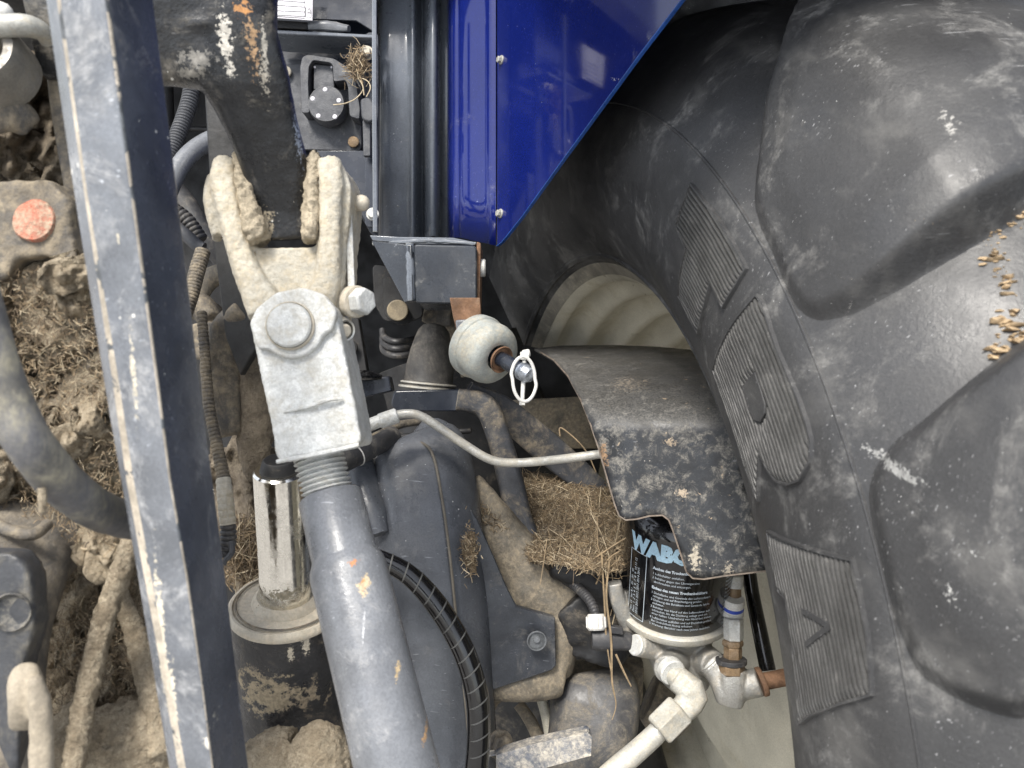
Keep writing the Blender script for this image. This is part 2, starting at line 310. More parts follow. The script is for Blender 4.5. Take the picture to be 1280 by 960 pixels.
def box3(bm, c, hx, hy, hz, ex=RT, ey=None, ez=None, mi=0):
    ey = ey or Vector((0, 1, 0)); ez = ez or ex.cross(ey)
    vs_ = [bm.verts.new(c + ex * (a * hx) + ey * (b * hy) + ez * (d * hz)) for a in (-1, 1) for b in (-1, 1) for d in (-1, 1)]
    for f in ((0, 1, 3, 2), (4, 6, 7, 5), (0, 4, 5, 1), (2, 3, 7, 6), (0, 2, 6, 4), (1, 5, 7, 3)): bm.faces.new([vs_[i] for i in f]).material_index = mi
    return bm
def inside(x, y, poly):
    c = False; j = len(poly) - 1
    for i in range(len(poly)):
        if (poly[i][1] > y) != (poly[j][1] > y) and x < (poly[j][0] - poly[i][0]) * (y - poly[i][1]) / (poly[j][1] - poly[i][1]) + poly[i][0]: c = not c
        j = i
    return c
def segd(x, y, poly):
    best = 1e9
    for i in range(len(poly)):
        ax_, ay = poly[i - 1]; bx, by = poly[i]; dx, dy = bx - ax_, by - ay; L = dx * dx + dy * dy or 1e-9
        t = max(0, min(1, ((x - ax_) * dx + (y - ay) * dy) / L)); d = math.hypot(x - ax_ - t * dx, y - ay - t * dy); best = min(best, d)
    return best
def round_poly(poly, r, k=4):
    out = []; n = len(poly)
    for i in range(n):
        p = Vector(poly[i][:2]); a = Vector(poly[i - 1][:2]) - p; b = Vector(poly[(i + 1) % n][:2]) - p
        rr = min(r, a.length * .45, b.length * .45); A = p + a.normalized() * rr; C = p + b.normalized() * rr
        for j in range(k + 1):
            t = j / k; q = A * (1 - t) ** 2 + p * 2 * t * (1 - t) + C * t * t; out.append((q.x, q.y))
    return out
def sheet(bm, poly, Df, step=8, noise_amp=0., noise_sc=20, edge=0.):
    """curved or rough sheet: Df(px,py) -> distance"""
    b2 = []
    for i in range(len(poly)):
        a = Vector(poly[i - 1]); c = Vector(poly[i]); k = max(1, int((c - a).length / step))
        for j in range(k): b2.append(a + (c - a) * (j + 1) / k)
    n = len(b2); pts = list(b2)
    xs = [p.x for p in b2]; ys = [p.y for p in b2]; bl = [(p.x, p.y) for p in b2]
    y = min(ys)
    row = 0
    while y < max(ys):
        x = min(xs) + (step / 2 if row % 2 else 0)
        while x < max(xs):
            if inside(x, y, poly) and segd(x, y, poly) > step * .5: pts.append(Vector((x, y)))
            x += step
        y += step * .87; row += 1
    r = geometry.delaunay_2d_cdt(pts, [(i, (i + 1) % n) for i in range(n)], [list(range(n))], 1, 1e-4)
    vv = []
    for p in r[0]:
        D = Df(p.x, p.y)
        q = P(p.x, p.y, D)
        if noise_amp:
            D -= noise_amp * (noise.fractal(q * noise_sc, .9, 2.1, 5) * 1.0)
            if edge: D += edge * max(0, 1 - segd(p.x, p.y, poly) / 14.) ** 2
        vv.append(bm.verts.new(P(p.x, p.y, D)))
    for f in r[2]:
        try:
            F = bm.faces.new([vv[i] for i in f])
            F.normal_update()
            if F.normal.dot(F.calc_center_median()) > 0: F.normal_flip()
        except ValueError: pass
    return bm
def ico(bm, c, r, sx=(1, 1, 1), sub=2, amp=0., sc=40):
    s = bmesh.ops.create_icosphere(bm, subdivisions=sub, radius=r)['verts']
    for v in s:
        k = 1 + amp * noise.fractal((v.co + c) * sc, 1, 2, 4) if amp else 1
        v.co = Vector((v.co.x * sx[0], v.co.y * sx[1], v.co.z * sx[2])) * k + c
    return bm
def straws(bm, sampler, count, length=.03, r=.0006, lay=None, droop=0.):
    for _ in range(count):
        c, nrm = sampler()
        d = Vector((random.gauss(0, 1), random.gauss(0, 1), random.gauss(0, 1))); d -= nrm * d.dot(nrm) * .75; d.normalize()
        L = length * random.uniform(.4, 1.3); rr = r * random.uniform(.6, 1.4)
        bend = Vector((random.gauss(0, 1), random.gauss(0, 1), random.gauss(0, 1))) * L * .16 - UP * droop * L
        pts = [c - d * L / 2, c + bend * .6, c + d * L / 2 + bend * .4]
        u = d.cross(nrm).normalized(); v = d.cross(u); mi = random.choice((0, 0, 1, 1, 2))
        rings = [[bm.verts.new(p + (u * math.cos(a) + v * math.sin(a)) * rr) for a in (0, 2.1, 4.2)] for p in pts]
        for A, C in zip(rings, rings[1:]):
            for k in range(3): bm.faces.new((A[k], A[(k + 1) % 3], C[(k + 1) % 3], C[k])).material_index = mi
        for R_ in (rings[0], rings[-1]): bm.faces.new(R_).material_index = mi
def bolt(parent, x, y, D, r, n=(0, -1, 0), h=6, m=None, name='bolt', washer=True, th=None):
    nn = Vector(n).normalized(); c = P(x, y, D); R_ = r * D / 1000; hh = h * D / 1000; bm = B()
    if washer: cyl(bm, c + nn * -.001, c + nn * (hh * .3), R_ * 1.35, seg=20)
    hexa(bm, c + nn * (hh * .3), c + nn * (hh * 1.0), R_)
    return emit(name, bm, m or zinc, parent, bev=R_ * .1)
def text_mesh(s, size, bold=0.):
    cu = bpy.data.curves.new('text', 'FONT'); cu.body = s; cu.size = size; cu.offset = bold; cu.resolution_u = 2
    o = bpy.data.objects.new('text', cu); COL.objects.link(o)
    dg = bpy.context.evaluated_depsgraph_get(); me = bpy.data.meshes.new_from_object(o.evaluated_get(dg))
    vs_ = [v.co.copy() for v in me.vertices]; fs = [list(p.vertices) for p in me.polygons]
    bpy.data.objects.remove(o); bpy.data.curves.remove(cu); bpy.data.meshes.remove(me)
    return vs_, fs
# ============================================================ SETTING
bm = B(); g = MW.inverted()
q = [g @ Vector(p) for p in ((-300, -300, 0), (300, -300, 0), (300, 300, 0), (-300, 300, 0))]
bm.faces.new([bm.verts.new(v) for v in q]); emit('ground', bm, ground_m, kind='structure', recalc=False)
# stone wall of the yard, seen past the machine in the top left corner
wall = thing('stone_wall', 'grey stone block wall of the yard, seen behind the machine at top left', 'wall', g @ Vector((-2.6, 4.2, 0)))
bm = B(); box3(bm, g @ Vector((-2.9, 4.5, 1.35)), 1.9, .12, 1.35, RT, FW, UP); emit('wall_core', bm, ink, wall)
bw, bh = .20, .125
proto = None
for j in range(12, 21):
    for i in range(-2, 13):
        c = Vector((-3.9 + i * bw * 1.04 + (j % 2) * bw / 2, 4.35 + random.uniform(-.008, .008), .07 + j * bh * 1.06))
        if proto is None:
            bm = B(); box3(bm, g @ c, bw / 2, .05, bh / 2, RT, FW, UP); proto = emit('stone_block', bm, stone, wall, bev=.008); pc = c
        else:
            o = proto.copy(); COL.objects.link(o); o.location = c - pc
# ============================================================ REAR WHEEL
WS = 1.12
WA = Vector((math.cos(.237) * math.cos(.026), math.sin(.237) * math.cos(.026), math.sin(.026))).normalized()
WC = Vector((.096, 1.076, -.329)) * WS
WU = (WA.cross(Vector((0, 0, 1)))).normalized(); WV = WU.cross(WA).normalized()
wheel = thing('tractor_wheel', 'huge black tractor tyre with ribbed raised letters on a cream rim, filling the right side', 'wheel', WC - WV * .93)
def WP(th, r, s): return WC + WA * s + (WU * math.cos(th) + WV * math.sin(th)) * r
prof = [(.035, .535), (.012, .548), (0, .56), (-.012, .575), (-.026, .60), (-.036, .63), (-.041, .66), (-.042, .70), (-.036, .735), (-.029, .749), (-.020, .765), (-.004, .79), (.016, .815), (.045, .84), (.085, .858), (.15, .87), (.25, .876), (.40, .876)]
dp = catmull(prof, 6)
arc = [0.]
for a, b in zip(dp, dp[1:]): arc.append(arc[-1] + math.hypot(a[0] - b[0], a[1] - b[1]))
def prof_at(u):
    u = max(0, min(arc[-1], u))
    for i in range(len(arc) - 1):
        if arc[i + 1] >= u:
            t = (u - arc[i]) / (arc[i + 1] - arc[i] + 1e-12); a, b = dp[i], dp[i + 1]
            s, r = a[0] + (b[0] - a[0]) * t, a[1] + (b[1] - a[1]) * t
            i0, i1 = max(i - 2, 0), min(i + 3, len(dp) - 1)
            tx, ty = dp[i1][0] - dp[i0][0], dp[i1][1] - dp[i0][1]; L = math.hypot(tx, ty)
            return s, r, -ty / L, tx / L      # outward normal (s, r)
    return dp[-1][0], dp[-1][1], 0, 1
def W3(th, u, h=0.):
    s, r, ns, nr = prof_at(u); return WP(th, r + nr * h, s + ns * h)
def grid_bm(t0, t1, nt_, us, h=0.):
    bm = B(); G = []
    full = abs(t1 - t0 - 2 * PI) < 1e-6
    for i in range(nt_ + (0 if full else 1)):
        th = t0 + (t1 - t0) * i / nt_; G.append([bm.verts.new(W3(th, u, h)) for u in us])
    for i in range(nt_):
        A = G[i]; C = G[(i + 1) % len(G)]
        for k in range(len(us) - 1): bm.faces.new((A[k], A[k + 1], C[k + 1], C[k]))
    return bm
UM = arc[-1]
us = [UM * k / 90 for k in range(91)]
bm = grid_bm(0, 2 * PI, 300, us)
bv0 = BVHTree.FromBMesh(bm)
bm5 = grid_bm(0, 2 * PI, 200, us, .018); bv5 = BVHTree.FromBMesh(bm5); bm5.free()
# mirror side of the carcass closes the tyre
emit('tyre_carcass', bm, tyre_m, wheel, ang=180)
bm = B()
G = []
for i in range(120):
    th = 2 * PI * i / 120; G.append([bm.verts.new(WP(th, r, s)) for s, r in [(.40, .876), (.55, .87), (.66, .84), (.69, .76), (.69, .62), (.66, .56)]])
for i in range(120):
    for k in range(5): bm.faces.new((G[i][k], G[i][k + 1], G[(i + 1) % 120][k + 1], G[(i + 1) % 120][k]))
emit('outer_tyre_half', bm, tyre_m, wheel, ang=180)
def hit(bv, x, y):
    d = P(x, y, 1.0).normalized(); r = bv.ray_cast(Vector((0, 0, 0)), d)
    return r[0]
def to_tu(p):
    v = p - WC; s = v.dot(WA); a, b = v.dot(WU), v.dot(WV); r = math.hypot(a, b); th = math.atan2(b, a)
    best = min(range(len(dp)), key=lambda i: (dp[i][0] - s) ** 2 + (dp[i][1] - r) ** 2)
    # refine
    bu = arc[best]; bd = 1e9
    for k in range(-8, 9):
        u = arc[best] + k * .0012; ss, rr, _, _ = prof_at(u); d = (ss - s) ** 2 + (rr - r) ** 2
        if d < bd: bd, bu = d, u
    return th, bu
def unwrap(L):
    out = [L[0]]
    for th, u in L[1:]:
        while th - out[-1][0] > PI: th -= 2 * PI
        while th - out[-1][0] < -PI: th += 2 * PI
        out.append((th, u))
    return out
RK = .72      # metres per radian when working flat
lug1 = [(1006, 8), (994, 26), (974, 80), (952, 134), (937, 198), (933, 238), (940, 270), (957, 309), (973, 348), (987, 374), (1008, 384), (1050, 373), (1110, 338), (1192, 288), (1260, 250)]
lug2 = [(1266, 442), (1212, 482), (1150, 530), (1110, 556), (1086, 586), (1077, 616), (1083, 662), (1099, 732), (1116, 792), (1140, 842), (1194, 872), (1264, 892)]
def lug_poly(px):
    L = [to_tu(h) for h in (hit(bv5, x, y) for x, y in px) if h is not None]
    return unwrap(L)
def build_lug(pl, first, last, name='tread_lug'):
    flat = [(th * RK, u) for th, u in pl]
    poly = round_poly(flat, .007, 3)
    H = .046
    bm = B()
    x0 = min(p[0] for p in poly) - .03; x1 = max(p[0] for p in poly) + .03; y0 = min(p[1] for p in poly) - .03
    nx, ny = 190, 160; y1 = UM; ylo = min(p[1] for p in poly)
    V = {}
    for i in range(nx + 1):
        x = x0 + (x1 - x0) * i / nx
        for j in range(ny + 1):
            y = y0 + (y1 - y0) * j / ny
            d = segd(x, y, poly); sgn = 1 if inside(x, y, poly) else -1; d *= sgn
            if y > max(p[1] for p in poly) - .002: d = -1
            t = max(0, min(1, (d + .009) / .016)); t = t * t * (3 - 2 * t); t = t * (.80 + .20 * max(0, min(1, d / .034)))
            t *= .22 + .78 * max(0, min(1, (y - ylo) / .11)) ** 1.1
            V[i, j] = (t, x, y)
    vd = {}
    def gv(i, j):
        if (i, j) not in vd:
            t, x, y = V[i, j]
            hh = H * t * (1 + .10 * noise.noise(Vector((x * 9, y * 9, 1)))) - .0015
            vd[i, j] = bm.verts.new(W3(x / RK, y, hh))
        return vd[i, j]
    for i in range(nx):
        for j in range(ny):
            if max(V[i, j][0], V[i + 1, j][0], V[i, j + 1][0], V[i + 1, j + 1][0]) > .002:
                bm.faces.new((gv(i, j), gv(i, j + 1), gv(i + 1, j + 1), gv(i + 1, j)))
    return emit(name, bm, tyre_m, wheel, ang=180)
L1 = lug_poly(lug1); L2 = lug_poly(lug2)
def close(L, up_first, up_last):
    a = L[0]; b = L[-1]
    return L + [(b[0] + up_last, UM - .004), (a[0] + up_first, UM - .004)]
print('lug tu', [(round(a, 2), round(b, 3)) for a, b in L1], [(round(a, 2), round(b, 3)) for a, b in L2])
ang_pitch = (sum(a for a, b in L1) / len(L1)) - (sum(a for a, b in L2) / len(L2))
skew = .22 if ang_pitch > 0 else -.22
o1 = build_lug(close(L1, skew, skew), 0, 0)
o2 = build_lug(close(L2, skew, skew), 0, 0)
wheel_up = (MW.to_3x3() @ WA).normalized()
cw = MW @ WC - ORG[wheel]
def spin(src, ang):
    o = src.copy(); COL.objects.link(o)
    Rm = Matrix.Translation(cw) @ Matrix.Rotation(ang, 4, wheel_up) @ Matrix.Translation(-cw); o.matrix_local = Rm
    return o
for k in (2, 3, 4, 5):       # lugs further round the tyre
    sgn = 1 if ang_pitch > 0 else -1
    if k == -1: spin(o2, 0 + abs(ang_pitch) * 1 * (1))
    else: spin(o2, -abs(ang_pitch) * (k + 1) * 1.0) if False else spin(o1, -abs(ang_pitch) * k)
# raised ribbed lettering on the sidewall
let1 = [(865, 231), (882, 252), (900, 275), (918, 305), (935, 336), (920, 360), (906, 384), (898, 367), (891, 352), (883, 383), (875, 417), (862, 395), (850, 370), (851, 352), (854, 335), (860, 310), (853, 295), (847, 281), (856, 255)]
let2 = [(947, 370), (955, 380), (965, 412), (975, 440), (988, 472), (1000, 500), (1010, 528), (1016, 550), (1015, 577), (1002, 600), (987, 606), (972, 600), (962, 587), (952, 567), (950, 625), (937, 590), (925, 552), (915, 524), (904, 492), (894, 462), (900, 440), (912, 415), (932, 387)]
let3 = [(962, 664), (980, 674), (1005, 683), (1035, 692), (1067, 700), (1074, 730), (1080, 763), (1085, 792), (1088, 822), (1092, 868), (1055, 879), (1017, 893), (1002, 905), (999, 860), (991, 785), (986, 749), (977, 741), (967, 697)]
groove_m = mat('dark_groove_rubber', (.022, .022, .023), .6, var=.3, vs=30, bump=.3)
hole2 = [(947, 465), (932, 482), (940, 510), (947, 525), (955, 527), (960, 517), (961, 505), (955, 485)]
def scan(poly, y):
    xs = []
    for i in range(len(poly)):
        (ax_, ay), (bx, by) = poly[i - 1], poly[i]
        if (ay > y) != (by > y): xs.append(ax_ + (bx - ax_) * (y - ay) / (by - ay))
    xs.sort(); return list(zip(xs[::2], xs[1::2]))
def letter(px, hole=None):
    L = unwrap([to_tu(hit(bv0, x, y)) for x, y in px]); poly = [(a * RK, b) for a, b in L]
    hp = [(a * RK, b) for a, b in unwrap([L[0]] + [to_tu(hit(bv0, x, y)) for x, y in hole])[1:]] if hole else None
    b2 = []
    for i in range(len(poly)):
        a = Vector(poly[i - 1]); c = Vector(poly[i]); k = max(1, int((c - a).length / .004))
        for j in range(k): b2.append(a + (c - a) * (j + 1) / k)
    n = len(b2); pts = list(b2); x0 = min(p[0] for p in poly); x1 = max(p[0] for p in poly); y0 = min(p[1] for p in poly); y1 = max(p[1] for p in poly)
    y = y0
    while y < y1:
        x = x0
        while x < x1:
            if inside(x, y, poly) and segd(x, y, poly) > .003: pts.append(Vector((x, y)))
            x += .008
        y += .008
    r = geometry.delaunay_2d_cdt(pts, [(i, (i + 1) % n) for i in range(n)], [list(range(n))], 1, 1e-6)
    bm = B(); vv = [bm.verts.new(W3(p.x / RK, p.y, .0007)) for p in r[0]]
    for f in r[2]:
        try: bm.faces.new([vv[i] for i in f])
        except ValueError: pass
    o = emit('raised_letter', bm, groove_m, wheel, ang=40)
    bm = B(); PER = .0043; k = int(y0 / PER)
    while k * PER < y1:
        y = k * PER; k += 1
        iv = [(a + .0012, b - .0012) for a, b in scan(poly, y) if b - a > .006]
        if hp:
            for ha, hb in scan(hp, y):
                nv = []
                for a, b in iv:
                    if hb < a or ha > b: nv.append((a, b))
                    else: nv += [q for q in ((a, ha - .001), (hb + .001, b)) if q[1] - q[0] > .003]
                iv = nv
        for a, b in iv:
            m_ = max(2, int((b - a) / .006)); rows = []
            for i in range(m_ + 1):
                x = a + (b - a) * i / m_; wv = 1 + .18 * noise.noise(Vector((x * 90, y * 300, 3))); hh = .0034 + .0007 * noise.noise(Vector((x * 60, y * 400, 9)))
                if i in (0, m_): hh *= .55
                rows.append([bm.verts.new(W3(x / RK, y + d * wv, h)) for d, h in ((-.00165, .0003), (-.0009, hh), (.0009, hh), (.00165, .0003))])
            for A, C in zip(rows, rows[1:]):
                for j in range(3): bm.faces.new((A[j], A[j + 1], C[j + 1], C[j]))
            bm.faces.new(rows[0]); bm.faces.new(rows[-1])
    r_ = emit('letter_rib', bm, rib_m, o, ang=40, kind='stuff')
    bm = B(); m_ = len(b2); rr = .0016
    rings = []
    for i, p in enumerate(b2):
        t = (b2[(i + 1) % m_] - b2[i - 1]).normalized(); nn = Vector((-t.y, t.x))
        rings.append([bm.verts.new(W3((p.x + nn.x * rr * ca) / RK, p.y + nn.y * rr * ca, .0008 + rr * sa * 1.4)) for ca, sa in ((-1.3, -.8), (-.5, 1), (.5, 1), (1.3, -.8))])
    for i in range(m_):
        A = rings[i]; C = rings[(i + 1) % m_]
        for k in range(3): bm.faces.new((A[k], A[k + 1], C[k + 1], C[k]))
    emit('letter_outline', bm, tyre_m, o, ang=50)
    return o

letter(let1); lo2 = letter(let2, hole2); lo3 = letter(let3)
def on_tyre_strip(px, wdt, h, name, m=tyre_m, parent=wheel, closed=False):
    L = unwrap([to_tu(hit(bv0, x, y)) for x, y in px]); pts = [(a * RK, b) for a, b in L]
    q = catmull(pts + ([pts[0]] if closed else []), 4) if len(pts) > 2 else [list(p) for p in pts]
    bm = B(); rings = []
    for i, p in enumerate(q):
        a = Vector(q[max(i - 1, 0)]); c = Vector(q[min(i + 1, len(q) - 1)]); t = (c - a).normalized(); nn = Vector((-t.y, t.x))
        rings.append([bm.verts.new(W3((p[0] + nn.x * wdt * s) / RK, p[1] + nn.y * wdt * s, hh)) for s, hh in ((-1, -.001), (-.6, h), (.6, h), (1, -.001))])
    for A, C in zip(rings, rings[1:]):
        for k in range(3): bm.faces.new((A[k], A[k + 1], C[k + 1], C[k]))
    return emit(name, bm, m, parent, ang=60)
bm = B()
L = unwrap([to_tu(hit(bv0, x, y)) for x, y in hole2]); pl = [(a * RK, b) for a, b in L]
vv = [bm.verts.new(W3(a / RK, b, .0034)) for a, b in pl]; v2 = [bm.verts.new(W3(a / RK, b, -.001)) for a, b in pl]
bm.faces.new(vv)
for i in range(len(vv)): bm.faces.new((vv[i - 1], vv[i], v2[i], v2[i - 1]))
emit('letter_counter', bm, tyre_m, lo2, bev=.0006)
on_tyre_strip([(1008, 763), (1025, 772), (1043, 783)], .0032, .0042, 'letter_stroke', parent=lo3)
on_tyre_strip([(1043, 783), (1028, 793), (1013, 805)], .0032, .0042, 'letter_stroke', parent=lo3)
# moulding line at the shoulder: full circle ridge
bm = B(); NL = 360; rings = []
_, us_ = to_tu(hit(bv0, 1052, 540))
for i in range(NL):
    th = 2 * PI * i / NL; rings.append([bm.verts.new(W3(th, us_ + a, h)) for a, h in ((-.002, -.0006), (-.0006, .0016), (.0006, .0016), (.002, -.0006))])
for i in range(NL):
    for k in range(3): bm.faces.new((rings[i][k], rings[i][k + 1], rings[(i + 1) % NL][k + 1], rings[(i + 1) % NL][k]))
emit('moulding_line', bm, tyre_m, wheel)
bm = B(); rings = []
for i in range(NL):
    th = 2 * PI * i / NL; rings.append([bm.verts.new(W3(th, .036 + a, h)) for a, h in ((-.006, -.001), (-.003, .003), (.003, .003), (.006, -.001))])
for i in range(NL):
    for k in range(3): bm.faces.new((rings[i][k], rings[i][k + 1], rings[(i + 1) % NL][k + 1], rings[(i + 1) % NL][k]))
emit('bead_ring', bm, tyre_m, wheel)
# dried mud between the lugs
bm = B()
for (x, y, n_) in ((1275, 262, 60), (1250, 278, 50), (1228, 292, 30), (1246, 320, 24), (1256, 350, 24), (1256, 405, 30), (1248, 440, 30), (1275, 425, 30)):
    for _ in range(n_):
        h = hit(bv0, x + random.gauss(0, 9), y + random.gauss(0, 9))
        if h: ico(bm, h, random.choice((.0005, .0009, .0014, .0022, .0034)), (random.uniform(.6, 1.6), random.uniform(.6, 1.6), .5), 1, .8, 400)
emit('mud_crumb', bm, mat('orange_clay', (.36, .265, .16), .95, var=.35, vs=80, bump=.8), wheel, ang=50, kind='stuff')
# rim: stepped barrel and disc
rim = wheel
rp = [(.006, .556), (.012, .552), (.022, .540), (.034, .528), (.050, .520), (.058, .524), (.075, .526), (.088, .508), (.100, .500), (.118, .506), (.135, .507), (.148, .484), (.160, .476), (.180, .484), (.198, .484), (.212, .458), (.226, .450), (.25, .458), (.27, .455), (.285, .43), (.33, .42)]
bm = B(); R0 = []; dq = catmull([(.004, .5575), (.010, .554), (.020, .542), (.032, .530)], 4)
for i in range(240):
    th = 2 * PI * i / 240; R0.append([bm.verts.new(WP(th, r - .0012, s_)) for s_, r in dq])
for i in range(240):
    for k in range(len(dq) - 1): bm.faces.new((R0[i][k], R0[i][k + 1], R0[(i + 1) % 240][k + 1], R0[(i + 1) % 240][k]))
emit('rim_flange', bm, mat('dirty_rim_flange', (.20, .185, .155), .6, var=.35, vs=20, dust=((.40, .37, .29), .45, 24), bump=.3), wheel, ang=60)
bm = B(); NR = 240; R0 = []
dq = catmull(rp, 3)
for i in range(NR):
    th = 2 * PI * i / NR; R0.append([bm.verts.new(WP(th, r, s)) for s, r in dq])
for i in range(NR):
    for k in range(len(dq) - 1): bm.faces.new((R0[i][k], R0[i][k + 1], R0[(i + 1) % NR][k + 1], R0[(i + 1) % NR][k]))
emit('rim_barrel', bm, cream, rim, ang=50)
bm = B(); lathe(bm, WC + WA * .30, WA, [(.03, .44), (.02, .43), (.005, .40), (.0, .34), (-.02, .30), (-.06, .24), (-.065, .14), (-.05, 0)], 96)
emit('rim_disc', bm, cream, rim, ang=50)
# ============================================================ DARK CHASSIS AND FENDER
ch = thing('tractor_chassis', 'chassis plates coloured near black for the shade in the gaps behind the linkage', 'chassis', P(560, 700, 1.7))
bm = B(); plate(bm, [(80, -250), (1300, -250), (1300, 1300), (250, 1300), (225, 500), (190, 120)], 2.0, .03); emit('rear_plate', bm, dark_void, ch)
bm = B(); box3(bm, Vector((-.34, 1.62, .60)), .62, .60, .02); emit('cab_wall_blocker', box3(B(), Vector((-.34, 1.25, 1.5)), .62, .02, .9), black_paint, ch); emit('cab_floor_blocker', bm, dark_void, ch)  # unseen cab wall and floor, added to block sky light
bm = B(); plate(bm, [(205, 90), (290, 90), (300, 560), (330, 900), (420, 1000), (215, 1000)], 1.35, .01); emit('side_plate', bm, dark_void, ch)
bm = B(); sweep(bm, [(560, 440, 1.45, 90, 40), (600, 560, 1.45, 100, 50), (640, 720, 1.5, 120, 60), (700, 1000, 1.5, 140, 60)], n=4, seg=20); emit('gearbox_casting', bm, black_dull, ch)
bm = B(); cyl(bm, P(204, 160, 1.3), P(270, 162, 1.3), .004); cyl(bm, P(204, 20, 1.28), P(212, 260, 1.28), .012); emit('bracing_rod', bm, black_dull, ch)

fen = thing('rear_fender', 'glossy deep blue fender panel with a slanting lower edge, mirroring the socket beside it', 'fender', P(600, 305, .98))
FN = Vector((-.883, -.469, 0)); FQ = (620, 100, 1.0)
fD = plane_D(620, 100, 1.04, FN)
# flange facing the camera
def extr(bm, prof2, y0, y1):
    pr = catmull(prof2, 5)
    A = [bm.verts.new(Vector(((x - 640) / 1000 * (D + .14), D + .14, (480 - y0) / 1000 * 1.13))) for x, D in pr]
    C = [bm.verts.new(Vector(((x - 640) / 1000 * (D + .14), D + .14, (480 - y1) / 1000 * 1.13))) for x, D in pr]
    for k in range(len(A) - 1): bm.faces.new((A[k], C[k], C[k + 1], A[k + 1]))
    return bm
flg = [(559, 1.13), (562, 1.10), (567, 1.085), (574, 1.080), (577, 1.072), (605, 1.050), (612, 1.043), (617, 1.041), (620, 1.0405)]
bm = B(); pr = catmull(flg, 5); N_ = len(pr)
rows = []
for t in range(0, 9):
    rows.append([bm.verts.new(Vector(((x - 640) / 1000 * D, D, (480 + 120 - t * (120 + 297 + max(0, (x - 575)) * .22) / 8) / 1000 * D))) for x, D in pr])
for A, C in zip(rows, rows[1:]):
    for k in range(N_ - 1): bm.faces.new((A[k], C[k], C[k + 1], A[k + 1]))
emit('flange', bm, blue, fen, solid=.003, recalc=False, ang=180)
bm = B(); po = [(621, -900), (1040, -900), (1040, -226), (985, -160), (852, 0), (800, 68), (700, 205), (652, 272), (640, 287), (633, 296), (627, 303), (621, 307)]  # upper part lies out of view, extended to block light
f = [P(x, y, fD(x, y)) for x, y in po]; prism(bm, f, -FN * .003); emit('inner_panel', bm, blue, fen, bev=.0012)
bm = B(); ed = [P(x, y, fD(x, y)) + FN * .0005 for x, y in [(985, -160), (852, 0), (800, 68), (700, 205), (652, 272), (640, 287), (633, 296), (627, 303), (621, 307.5)]]
rings = []
for i, p in enumerate(ed):
    a = ed[max(i - 1, 0)]; b = ed[min(i + 1, len(ed) - 1)]; t = (b - a).normalized(); s = t.cross(FN).normalized()
    if s.dot(Vector((1, 0, -1))) < 0: s = -s
    rings.append([bm.verts.new(p + s * a_ + FN * b_) for a_, b_ in ((-.0006, .0004), (.0007, .0004), (.0007, -.0040), (-.0006, -.0040))])
for A, C in zip(rings, rings[1:]):
    for k in range(4): bm.faces.new((A[k], A[(k + 1) % 4], C[(k + 1) % 4], C[k]))
bm.faces.new(rings[0]); bm.faces.new(rings[-1])
emit('panel_edge', bm, blue_edge, fen, bev=.0004)
bolt(fen, 627, 75, fD(627, 75), 4.2, FN, 6, fit_m); bolt(fen, 626, 267, fD(626, 267), 4.4, FN, 6, fit_m)
# arch liner coloured near black for shade; unseen top skin added to shade the tyre
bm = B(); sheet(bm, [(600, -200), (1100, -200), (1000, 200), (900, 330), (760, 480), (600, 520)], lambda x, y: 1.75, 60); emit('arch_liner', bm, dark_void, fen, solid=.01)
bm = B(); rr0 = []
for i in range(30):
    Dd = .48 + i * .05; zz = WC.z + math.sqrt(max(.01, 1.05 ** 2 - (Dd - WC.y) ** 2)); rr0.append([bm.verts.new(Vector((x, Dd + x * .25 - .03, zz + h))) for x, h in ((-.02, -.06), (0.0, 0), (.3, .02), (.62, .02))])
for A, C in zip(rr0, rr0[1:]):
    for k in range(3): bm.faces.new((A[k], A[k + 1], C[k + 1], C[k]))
emit('arch_shade_skin', bm, dark_void, fen, solid=.01)

bracket_m = mat('dark_bracket_paint', (.034, .039, .048), .33, var=.3, vs=18, dust=((.28, .28, .27), .22, 28), specks=((.5, .5, .48), .05, 170), bump=.15, scratch=.7, edge=((.30, .31, .31), .0025))
# steel post
post = thing('fender_post', 'folded blue black steel post with vertical ribs, between socket panel and blue fender', 'post', P(520, 297, 1.0))
pp = [(470, 1.05), (473, 1.005), (477, .992), (484, .988), (498, .988), (510, .988), (515, .980), (519, .984), (523, 1.0), (528, 1.016), (532, .992), (537, .974), (542, .970), (547, .978), (552, 1.008), (560, 1.012)]
bm = B(); extr(bm, pp, -150, 298); emit('post_skin', bm, post_paint, post, solid=.003, ang=180, recalc=False)
bm = B(); plate(bm, [(462, 294), (500, 296), (566, 297), (596, 303), (594, 306), (520, 305), (466, 301)], .985, .16); emit('lip', bm, post_paint, post, bev=.001)
bm = B(); plate(bm, round_poly([(517, 305), (596, 307), (596, 380), (519, 379)], 5), .965, .09); emit('box_bracket', bm, bracket_m, post, bev=.002)
bm = B(); plate(bm, [(464, 301), (514, 306), (516, 376), (505, 378)], .985, .012, n=(-.45, -1, 0)); emit('gusset', bm, bracket_m, post, bev=.0012)
bm = B(); sweep(bm, [(512, 305, .968, 5), (513, 340, .966, 5.5), (514, 376, .966, 5)], seg=12); emit('weld_bead', bm, post_paint, post, disp=(.003, .006))
bm = B(); plate(bm, [(596, 302), (601, 304), (600, 355), (599, 405), (595, 405)], .975, .06); emit('side_strip', bm, rust, post, bev=.001)
bm = B(); cyl(bm, P(598, 335, .99), P(607, 335, .99), .011); emit('bolt_head', bm, zinc, post)
bm = B(); plate(bm, [(562, 372), (600, 372), (602, 408), (588, 408), (572, 420), (566, 395)], .905, .006); emit('rust_strap', bm, rust, post, bev=.001)
